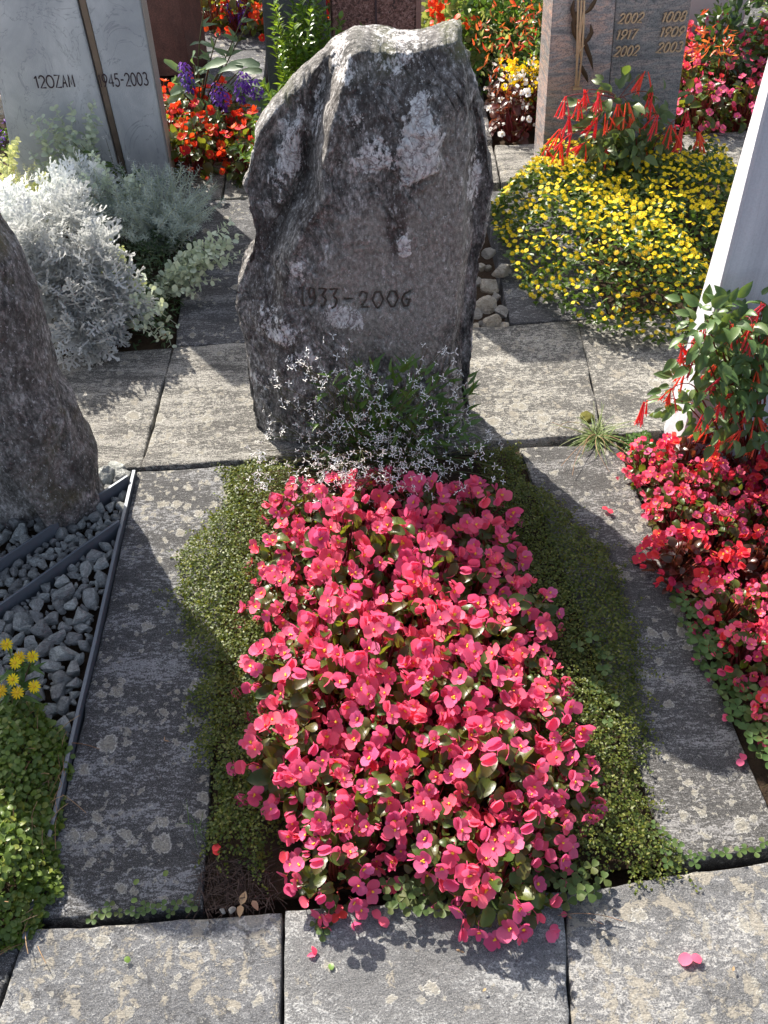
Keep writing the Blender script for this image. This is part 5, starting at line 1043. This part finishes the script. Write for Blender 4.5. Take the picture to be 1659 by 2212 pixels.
# dark green filler plants in the grey-leaved bed
carpet('dark_groundcover', GP([(100, 745), (260, 752), (368, 748), (385, 700), (400, 640), (430, 520), (330, 520), (150, 600)], 0.0), 2600, T_LANCE, 0.022, M['darkleaf'], 'dark green low leaves in the shade under the grey-leaved plants', lambda P, d: 0.09 * sst(0, 0.1, d) + 0.01)
carpet('moss_patch', GP([(90, 690), (150, 700), (165, 750), (110, 760)], 0.0), 1500, T_TINY, 0.006, M['moss'], 'small mossy green patch under the dusty miller at the path edge', lambda P, d: 0.04 * sst(0, 0.05, d) + 0.0)
# spurge seedling before the bronze bar
root = thing('spurge_seedling', 'thin stem with tiny white flowers before the bronze bar of the marble headstone', 'plant', np.array([-0.82, 2.95, 0.0])); so = np.array([-0.82, 2.95, 0.0]); sb = MB(); lf = MB(); tp = []
for a, b in ((228, 298), (240, 340), (285, 365), (300, 350), (330, 360), (350, 380), (260, 360), (215, 350), (340, 395), (315, 375), (365, 390), (270, 345), (150, 300), (130, 330), (175, 310)):
    p = AY(a, b, 2.93); st = curve_pts(so, p, 0.0, 6, (U(-.01, .01), 0, 0.01)); tube(sb, st - so, 0.0008, 3); tp += [p + R.normal(0, 0.008, 3) for _ in range(3)]; scat(lf, T_LANCE, st[2:5] - so, norm(R.normal(0, 1, (3, 3)) * [1, 0.5, 0.3] + [0, -0.3, 0.4]), np.tile([0, -0.5, 0.8], (3, 1)), U(0.03, 0.05, 3))
sb.obj('stems', M['stem'], root); lf.obj('foliage', M['greenleaf'], root); tp = np.array(tp)
many(root, so, ST, tp, norm(R.normal(0, 0.6, (len(tp), 3)) + [0, -0.6, 0.5]), U(0.009, 0.014, len(tp)), 'blossom', 'blossoms', [M['whitepet'], M['stem']])

# ------------------------------------------------------------------ purple salvias, boxwood, mixed shrubs behind
def salvia(label, base, leaves, spikes, stalks):
    root = thing('purple_salvia', label, 'flower', base); lf = MB(); sb = MB()
    for (p, q) in leaves:
        p, q = np.asarray(p), np.asarray(q); d = q - p; L_ = np.clip(np.linalg.norm(d), 0.05, 0.125); scat(lf, T_SPOON, [p - base], [norm(d)], [norm(np.array([U(-.6, .6), -0.5, 0.8]))], [L_]); tube(sb, curve_pts(base, p, 0.01, 5) - base, 0.0028, 4)
    for s in stalks:
        s = np.asarray(s); st = curve_pts(base, s, 0, 8, (U(-.02, .02), 0, 0)); tube(sb, st - base, 0.0022, 5)
        for k in (3, 4, 5, 6): scat(lf, T_LANCE, np.tile(st[k] - base, (2, 1)), norm(R.normal(0, 1, (2, 3)) * [1, 0.6, 0.2] + [0, -0.1, 0.6]), np.tile([0, -0.6, 0.7], (2, 1)), U(0.04, 0.07, 2))
        V, F = ICO[1]; lf.add(V * 0.007 + (s - base), F)
    for s in spikes:
        s = np.asarray(s); mb = MB(); m = 60; t = U(0, 1, m); a = U(0, 6.28, m); rr = 0.017 * np.sin(np.pi * np.clip(t * 0.9 + 0.1, 0, 1)); q = np.c_[rr * np.cos(a), rr * np.sin(a), -t * 0.075]; scat(mb, T_OVAL, q, np.c_[np.cos(a), np.sin(a), -0.6 + 0 * a], np.c_[np.cos(a) * .3, np.sin(a) * .3, 1 + 0 * a], U(0.012, 0.018, m)); o = mb.obj('flower_spike', M['purple'], root); o.location = s - base
        tube(sb, curve_pts(base, s, 0.0, 6) - base, 0.002, 4)
    lf.obj('foliage', M['salvia'], root); sb.obj('stems', M['stem'], root)
A3 = lambda a, b, Y=3.55: AY(a, b, Y)
b3 = np.array([-0.66, 3.62, 0.0])
lv = [((440, 170), (370, 185)), ((460, 200), (420, 300)), ((480, 180), (530, 200)), ((500, 200), (545, 180)), ((520, 230), (560, 250)), ((470, 240), (410, 260)), ((500, 250), (530, 340)), ((530, 240), (570, 280)), ((450, 150), (420, 140)), ((470, 160), (500, 130)), ((520, 180), (560, 170)), ((440, 190), (390, 160)), ((410, 190), (365, 210)), ((490, 270), (450, 300)), ((540, 270), (545, 330)), ((480, 210), (450, 250)), ((510, 160), (545, 140)), ((400, 170), (380, 130)), ((545, 210), (585, 195)), ((560, 240), (590, 250)), ((430, 160), (460, 120)), ((505, 230), (515, 280)), ((395, 200), (430, 215)), ((420, 140), (400, 110)), ((470, 270), (520, 320)), ((450, 260), (395, 290)), ((545, 260), (595, 285)), ((520, 215), (570, 215)), ((440, 215), (475, 250)), ((490, 140), (540, 120)), ((390, 185), (360, 160)), ((555, 230), (600, 225))]
salvia('blue-green leaved salvia with hanging purple flower spikes above the scarlet begonias', b3, [(A3(*p, 3.42), A3(*q, 3.37)) for p, q in lv], [A3(403, 150, 3.36), A3(466, 178, 3.34), A3(478, 190, 3.34), A3(525, 152, 3.36), A3(550, 168, 3.36), A3(395, 132, 3.4), A3(518, 172, 3.36)], [A3(441, 20, 3.6), A3(537, 10, 3.6), A3(530, 60, 3.6), A3(470, 75, 3.6)])
salvia('dark purple flower spikes rising before the farthest scarlet begonias', np.array([-0.30, 4.5, 0.0]), [((-0.30, 4.5, 0.1), (-0.24, 4.45, 0.16)), ((-0.30, 4.5, 0.1), (-0.38, 4.45, 0.15))], [AY(530, 10, 4.5), AY(522, 25, 4.5), AY(515, 0, 4.5), AY(495, 5, 4.5)], [AY(528, -20, 4.5)])
def shoots(name, label, cat, base, tips, mat_, ls, step, T, per=2, stem='stem', extra=None, arch=0.0):
    root = thing(name, label, cat, base); lf = MB(); sb = MB(); P = []; Y = []; Z = []; S = []
    for tp in tips:
        b = np.array(base) + [R.normal(0, .03), R.normal(0, .03), 0]; L_ = np.linalg.norm(tp - b); n = max(4, int(L_ / step)); st = curve_pts(b, tp, arch, n, (U(-.02, .02), U(-.02, .02), 0)); tube(sb, st - base, np.linspace(0.0028, 0.001, n), 4); Tn = norm(np.gradient(st, axis=0))
        for k in range(1, n):
            A = norm(np.cross(Tn[k], [0.3, 0.2, 0.9])); B = np.cross(Tn[k], A); a = k * 1.57 + U(-.5, .5)
            for j in range(per):
                e = A * math.cos(a + j * 6.283 / per) + B * math.sin(a + j * 6.283 / per); P.append(st[k]); Y.append(norm(e + Tn[k] * 0.9 + R.normal(0, .2, 3))); Z.append(norm(Tn[k] * 0.8 - e * 0.6 + R.normal(0, .2, 3))); S.append(ls * U(0.7, 1.2))
    scat(lf, T, np.array(P) - base, np.array(Y), np.array(Z), np.array(S)); lf.obj('foliage', M[mat_], root); sb.obj('stems', M[stem], root); return root
bb = np.array([-0.235, 2.98, 0.0]); tips = [AY(a, b, Yv) for a, b, Yv in ((597, 45, 2.96), (592, 15, 3.0), (632, 55, 2.93), (650, 5, 2.96), (668, -10, 3.0), (690, 30, 2.95), (700, 25, 2.98), (610, 150, 2.9), (640, 120, 2.9), (660, 90, 2.93), (720, 120, 2.95), (735, 130, 2.97), (680, 110, 2.9), (625, 180, 2.88), (600, 200, 2.86), (585, 235, 2.83), (560, 290, 2.78), (575, 270, 2.8), (610, 260, 2.8), (545, 330, 2.75), (640, 190, 2.86), (670, 160, 2.88), (700, 150, 2.9), (650, 60, 3.0), (705, 80, 2.98), (555, 310, 2.76), (590, 300, 2.77), (630, 230, 2.82), (745, 110, 3.0), (615, 90, 2.97))]
tips += [t + R.normal(0, 0.035, 3) for t in tips] + [t + R.normal(0, 0.05, 3) for t in tips[12:]] + [t + [0.03, 0, -0.05] + R.normal(0, 0.04, 3) for t in tips[:20]]
shoots('boxwood_shrub', 'upright bright green boxwood shrub behind the left shoulder of the boulder gravestone', 'shrub', bb, tips, 'box', 0.027, 0.0125, leaf_t(3, oval, 0.25, 0.2, 0.5))
def blossoms(root, base, P, T, ls, mat_, name='flower_cluster', m=9, sp=0.02):
    for p in P:
        mb = MB(); d = norm(R.normal(0, 1, (m, 3)) + [0, -0.4, 0.5]); scat(mb, T, R.normal(0, sp, (m, 3)), d, norm(R.normal(0, 1, (m, 3))), U(0.7, 1.2, m) * ls); o = mb.obj(name, M[mat_], root); o.location = p - base
# group of shrubs between the boulder and the granite headstone
def bush(name, label, cat, base, Rr, H, n, mat_, ls, T):
    root = thing(name, label, cat, base); mb = MB(); P, d = dome(n, Rr, H, 0.25, 1.0, 0.0); P = P * (1 + 0.25 * fbm(d, 2.2, 2, int(n))[:, None]); Y = norm(d + R.normal(0, 0.6, (n, 3))); Z = rdir(n, 0.5, 0.8); scat(mb, T, P, Y, Z, U(0.6, 1.2, n) * ls); mb.obj('foliage', M[mat_], root)
    sb = MB()
    for k in range(14): q = P[k] * 0.8; tube(sb, curve_pts((0, 0, -0.03), q, 0.0, 5), [0.005, 0.004, 0.003, 0.002, 0.0015], 4)
    sb.obj('stems', M['stem'], root); return root
nb = np.array([0.50, 3.98, 0.0]); r_ = bush('firecracker_plant', 'shrub with small orange tubular flowers left of the granite headstone', 'shrub', nb, 0.26, 0.42, 1500, 'greenleaf', 0.035, T_OVAL)
blossoms(r_, nb, [AY(a, b, Yv) for a, b, Yv in ((1060, 60, 3.8), (1090, 70, 3.75), (1110, 40, 3.8), (1130, 60, 3.75), (1140, 100, 3.7), (1115, 100, 3.7), (1085, 110, 3.7), (1150, 75, 3.75), (1075, 20, 3.85), (1135, 15, 3.8), (1060, 130, 3.7), (1100, 130, 3.65), (1150, 130, 3.6), (1070, 160, 3.6), (1120, 85, 3.7), (1145, 45, 3.8), (1160, 20, 3.8), (1040, 90, 3.75))], T_LANCE, 0.032, 'orange', m=8, sp=0.022)
blossoms(r_, nb, [AY(a, b, Yv) for a, b, Yv in ((1050, 80, 3.75), (1080, 90, 3.72), (1100, 55, 3.78), (1125, 75, 3.72), (1070, 120, 3.68), (1135, 120, 3.65), (1090, 150, 3.62), (1150, 100, 3.7), (1055, 40, 3.8))], T_OVAL, 0.022, 'ivy', 'foliage', 14, 0.03)
bush('golden_shrub', 'golden variegated shrub at the top edge left of the granite headstone', 'shrub', np.array([0.72, 4.28, 0.0]), 0.22, 0.5, 900, 'gold', 0.045, T_OVAL)
bush('variegated_ivy', 'pale variegated ivy behind the top of the boulder gravestone', 'ivy', np.array([0.40, 4.30, 0.0]), 0.22, 0.40, 1300, 'ivy', 0.036, leaf_t(4, rnd_prof, 0.15, 0.2, 0.8))
gb = np.array([0.33, 4.0, 0.0]); r_ = bush('red_geranium', 'red-flowered plant at the top right shoulder of the boulder gravestone', 'flower', gb, 0.10, 0.3, 260, 'ivy', 0.035, T_ROUND)
blossoms(r_, gb, [AY(a, b, 3.9) for a, b in ((950, 20), (965, 60), (940, 5), (945, 35), (1010, 45), (975, 68))], T_ROUND, 0.024, 'red', m=16, sp=0.016)
yb = np.array([0.61, 3.62, 0.0]); r_ = bush('yellow_sanvitalia', 'small bush dotted with yellow flowers above the white begonias', 'flower', yb, 0.12, 0.30, 700, 'greenleaf', 0.022, T_OVAL)
blossoms(r_, yb, [AY(a, b, U(3.5, 3.6)) for a, b in zip(U(1085, 1162, 46), U(130, 215, 46))], T_ROUND, 0.010, 'yellowpet', 'blossom', 8, 0.006)
ab = np.array([-1.38, 3.35, 0.0]); r_ = bush('purple_aster', 'low clump of purple flowers at the left edge beside the marble headstone', 'flower', ab, 0.12, 0.1, 250, 'greenleaf', 0.02, T_OVAL)
blossoms(r_, ab, [ab + [x, y, 0.1 + U(-.01, .01)] for x, y in zip(U(-.12, .12, 24), U(-.11, .08, 24))], T_LANCE, 0.012, 'purple', 'blossom', 14, 0.008)
o = link('white_stone', RK[1], None, (-1.40, 3.62, 0.06)); o.scale = (0.09, 0.07, 0.07); tag(o, 'smooth white stone lying at the left edge beyond the marble headstone', 'stone')
bush('green_shrub', 'dark green shrub at the left edge beyond the marble headstone', 'shrub', np.array([-1.62, 3.95, 0.0]), 0.25, 0.35, 700, 'darkleaf', 0.04, T_OVAL)
bush('pale_thyme', 'pale grey-green bushy plant beside the farthest scarlet begonias', 'plant', np.array([-0.32, 4.72, 0.0]), 0.13, 0.22, 700, 'sage', 0.02, T_NARROW)
bush('yellow_conifer', 'yellow-green shrub between the pale headstone and the white stele', 'shrub', np.array([1.82, 4.35, 0.0]), 0.2, 0.45, 1200, 'vine', 0.03, T_LANCE)
bush('dark_hedge', 'dark green bush at the top right corner', 'shrub', np.array([1.95, 4.95, 0.0]), 0.35, 0.6, 900, 'darkleaf', 0.05, T_OVAL)
bush('far_shrub', 'dark shrub at the top edge behind the boxwood', 'shrub', np.array([-0.12, 4.75, 0.0]), 0.25, 0.35, 700, 'darkleaf', 0.045, T_OVAL)
tb = np.array([1.30, 3.72, 0.0]); r_ = bush('orange_fuchsia', 'bushy fuchsia with orange-red flowers before the pale headstone', 'fuchsia', tb, 0.13, 0.42, 420, 'darkleaf', 0.036, T_BIGOVAL)
blossoms(r_, tb, [AY(a, b, Yv) for a, b, Yv in ((1500, 60, 3.65), (1510, 85, 3.6), (1525, 75, 3.6), (1560, 90, 3.6), (1500, 105, 3.6), (1565, 105, 3.6), (1495, 130, 3.55))], T_LANCE, 0.03, 'orange', m=12, sp=0.02)
for k, (a, b, s) in enumerate([(918, 65, .03), (935, 75, .035), (928, 50, .03), (945, 58, .028), (925, 85, .025)]):
    o = link('field_stone', RK[k % 6], None, G(a, b, 0.0)); o.scale = (s, s * 0.8, s * 0.7); o.rotation_euler = (0, 0, U(0, 6)); tag(o, 'grey-white stone in the little heap beyond the speckled headstone', 'stone', 'stones beyond the speckled headstone')
# lawn blades that show
n = 1500; P = np.c_[U(0.1, 0.9, n), U(5.15, 5.7, n), np.full(n, -0.03)]; mb = MB(); scat(mb, T_BLADE, P, norm(R.normal(0, 0.4, (n, 3)) + [0, 0, 1]), norm(R.normal(0, 1, (n, 3)) * [1, 1, 0.1]), U(0.03, 0.06, n)); tag(mb.obj('lawn_grass', M['grass']), 'short grass of the lawn at the top edge', None, None, 'stuff')

# ------------------------------------------------------------------ clover, grass tuft, moss, litter
def clover_leaf(mb, p, s, az, tilt):
    T = leaf_t(4, lambda t: np.clip(t * 1.6, 0, 1) ** 0.7 * np.where(t > 0.97, 0.55, 1.0), 0.16, 0.05, 0.95)
    for k in range(3):
        a = az + k * 2.094; scat(mb, T, [p], [np.array([math.cos(a), math.sin(a), tilt])], [np.array([0, -0.15, 1.0])], [s])
def clover(label, poly, n, z0, z1, s=(0.011, 0.016), base=None):
    P = np.array(darts(np.asarray(poly), 0.014, n * 12))[:n]; b = np.r_[P.mean(0), 0.0]; root = thing('clover', label, 'clover', b); mb = MB(); sb = MB()
    for p in P:
        q = np.r_[p, U(z0, z1)]; clover_leaf(mb, q - b, U(*s), U(0, 6.28), U(-.15, .2)); tube(sb, curve_pts((p[0] + U(-.015, .015), p[1] + U(0.0, .03), -0.015), q, 0.005, 4) - b, 0.0006, 3)
    mb.obj('foliage', M['clover'], root); sb.obj('stems', M['stem'], root)
clover('clover along the front edge of the pink begonias, hanging onto the front slab', GP([(835, 1915), (1000, 1890), (1150, 1900), (1260, 1880), (1320, 1900), (1280, 1945), (1100, 1980), (940, 1990), (840, 1975)], 0.02), 95, 0.012, 0.05)
clover('clover straggling along the left border of the coral begonia bed', GP([(1450, 1270), (1490, 1300), (1560, 1400), (1640, 1520), (1700, 1640), (1680, 1700), (1600, 1580), (1540, 1480), (1480, 1370)], 0.02), 85, 0.01, 0.045, (0.012, 0.018))
carpet('weed_patch', GP([(1335, 945), (1400, 930), (1430, 985), (1380, 1040)], 0.0), 1100, T_TINY, 0.010, M['greenleaf'], 'small green weeds at the corner between the grass tuft and the coral begonias', lambda P, d: 0.018 * sst(0, 0.03, d))
clover('few clover leaves in the gap between the left slab and the front slab', GP([(190, 1970), (430, 1950), (432, 1972), (200, 1992)], -0.01), 14, -0.008, 0.012, (0.008, 0.011))
clover('clover growing in the shaded mat right of the pink begonias', GP([(1240, 1380), (1300, 1370), (1330, 1500), (1320, 1620), (1280, 1720), (1250, 1500)], 0.03), 16, 0.035, 0.05, (0.011, 0.016))
clover('reddish clover at the corner of the right slab and the front slab', GP([(1370, 1760), (1420, 1790), (1500, 1855), (1640, 1820), (1650, 1840), (1440, 1880), (1380, 1850)], 0.0), 42, 0.0, 0.02, (0.008, 0.012))
clover('small clover clump on the front slab below the begonias', GP([(680, 1990), (710, 1995), (705, 2030), (685, 2030)], 0.0), 4, 0.008, 0.014, (0.009, 0.012))
# moss-green weed on the left slab's edge
def tuft(name, label, base, n, ln, mat_, flat=0.5, runners=0):
    root = thing(name, label, 'grass', base); mb = MB(); d = norm(np.c_[R.normal(0, 1, n), R.normal(-0.1, 1, n), U(0.05, 1.0, n) * flat]); scat(mb, T_BLADE, R.normal(0, 0.008, (n, 3)) * [1, 1, 0.1], d, np.tile([0, 0, 1.0], (n, 1)) + R.normal(0, .2, (n, 3)), U(0.5, 1.1, n) * ln); mb.obj('blades', M[mat_], root)
    if runners:
        sb = MB()
        for k in range(runners):
            a = U(2.6, 5.6); l = U(0.06, 0.17); e = np.array([l * math.cos(a), l * math.sin(a), 0.006]); tube(sb, curve_pts((0, 0, 0.005), e, U(.005, .03), 7, (U(-.02, .02), U(-.02, .02), 0)), 0.0007, 3)
        sb.obj('runners', M['dry'], root)
tuft('grass_tuft', 'pale green grass tuft growing from the joint before the white stele', G(1290, 945, 0.0), 190, 0.09, 'grass', 0.6, 9)
V, F = ICO[4]; mb = MB(); mb.add(V * [0.016, 0.02, 0.008] * (1 + 0.35 * fbm(V, 2.5, 4, 3)[:, None] + 0.2 * fbm(V, 9, 3, 4)[:, None]), F); o = mb.obj('moss_cushion', plain('moss_cushion', (0.10, 0.095, 0.025), 0.95, 0, 0.6, 500, 0.1, 0.002)); o.location = G(1268, 901, 0.004); tag(o, 'little brown-green moss cushion on the cross path above the grass tuft', 'moss')
tuft('weed', 'small bright green weed on the right rim of the left slab', G(425, 1790, 0.01), 9, 0.045, 'greenleaf', 0.5)
def bloom(label, px, py, mat_='pink', s=0.020, z=0.004, T=T_ROUND, k=2):
    mb = MB(); a = U(0, 6.28, k); scat(mb, T, np.zeros((k, 3)), np.c_[np.cos(a), np.sin(a), U(0.0, 0.35, k)], np.tile([0.1, 0.1, 1.0], (k, 1)), U(0.8, 1.1, k) * s); o = mb.obj('fallen_petal' if mat_ != 'dry' else 'dead_leaf', M[mat_]); o.location = G(px, py, z); tag(o, label, 'petal' if mat_ != 'dry' else 'leaf')
for a in [('fallen pink petal at the right of the front slabs', 1493, 2065, 'pink', 0.020, 0.010, T_ROUND, 2), ('fallen red petal low on the front slab below the begonias', 683, 2062, 'rose', 0.018, 0.012, T_OVAL, 2), ('faded pink blossom on the joint of the front slabs', 1188, 2010, 'pink', 0.018, 0.010, T_ROUND, 3), ('magenta petal just above the faded blossom on the front slab', 1214, 1980, 'pink', 0.011, 0.010, T_ROUND, 1),
          ('dark pink blossom on the front slab edge beneath the begonias', 730, 1975, 'rose', 0.016, 0.012, T_ROUND, 3), ('pink blossom spilling onto the front slab at its middle', 818, 1985, 'pink', 0.02, 0.014, T_ROUND, 3), ('red petal on a white lichen spot of the right slab', 1313, 1100, 'rose', 0.014, 0.006, T_ROUND, 2), ('coral petals lying on the right slab near the coral begonias, upper pair', 1408, 1172, 'rose', 0.015, 0.006, T_ROUND, 3),
          ('pink petal lying on the right slab just past the shade line', 1396, 1175, 'pink', 0.013, 0.006, T_OVAL, 2), ('pink petal near the clover on the right slab', 1425, 1182, 'pink', 0.013, 0.006, T_ROUND, 2), ('pink petal in the shade at the middle of the right slab', 1500, 1428, 'pink', 0.010, 0.006, T_ROUND, 2), ('pink petal on the right slab low by the clover, upper one', 1575, 1552, 'pink', 0.014, 0.006, T_ROUND, 2), ('pink petal on the right slab low by the clover, lower one', 1605, 1642, 'pink', 0.014, 0.006, T_ROUND, 2),
          ('red petal on the bare corner of the middle bed', 460, 1838, 'rose', 0.014, 0.012, T_ROUND, 2), ('pale pink shrivelled blossom on the left green mat', 527, 1598, 'pink', 0.016, 0.045, T_ROUND, 4), ('tan curled dead leaf by the corner of the left slab', 520, 1955, 'dry', 0.022, 0.004, T_OVAL, 2), ('second tan dead leaf right of the curled one', 545, 1945, 'dry', 0.022, 0.006, T_OVAL, 1), ('brown dead leaf in the slab gap at lower right', 1500, 1838, 'dry', 0.02, -0.01, T_OVAL, 2), ('brown leaf crumb on the front slab at bottom right', 1583, 2098, 'dry', 0.008, 0.01, T_OVAL, 1),
          ('rusty leaf bit on the front slab left of the joint', 995, 2055, 'dry', 0.007, 0.012, T_OVAL, 2), ('orange leaf bit on the middle front slab', 1050, 2135, 'dry', 0.007, 0.012, T_OVAL, 1), ('dead leaf curled on the right slab near the coral begonias', 1440, 1250, 'dry', 0.012, 0.004, T_OVAL, 2), ('rusty leaf bits above the joint of the front slabs', 1235, 1985, 'dry', 0.008, 0.012, T_OVAL, 2), ('rusty leaf on the left slab', 565 * 0 + 355, 1600, 'dry', 0.01, 0.004, T_LANCE, 2)]: bloom(*a)
for k, (a, b, s, lab) in enumerate([(482, 1968, 0.006, 'tiny grey pebble at the corner of the middle bed'), (500, 1966, 0.0075, 'tiny white pebble right of the grey one at the corner of the middle bed'), (1303, 2018, 0.006, 'small dark pebble on the front slab at right')]):
    o = link('pebble', RK[k], None, G(a, b, 0.012)); o.scale = (s, s, s); tag(o, lab, 'pebble')
mb = MB(); a, b = G(1205, 1978, 0.012), G(1345, 1990, 0.012); tube(mb, curve_pts(a, b, 0.004, 8, (0, 0.006, 0)), 0.0008, 4); tube(mb, curve_pts((a + b) / 2, (a + b) / 2 + [0.02, -0.012, 0.004], 0, 4), 0.0006, 4); tag(mb.obj('twig', M['dry']), 'thin dry twig on the front slab right of the begonias', 'twig')
for k, (a, b) in enumerate([(270, 2068), (283, 1948), (717, 1955 + 140), (360, 1880), (300, 1900)]):
    mb = MB(); scat(mb, T_ROUND, [(0, 0, 0)], [(U(-1, 1), U(-1, 1), 0.1)], [(0, 0, 1.0)], [0.010]); o = mb.obj('fallen_leaflet', M['vine']); o.location = G(a, b, 0.010); tag(o, ['round green leaflet on the bottom left slab', 'round leaflet on the dark left slab near its lower rim', 'round leaflet on the middle front slab', 'round leaflet amid lichen on the left slab', 'round leaflet at the middle of the lower left slab'][k], 'leaf')
C.view_layers[0].update()
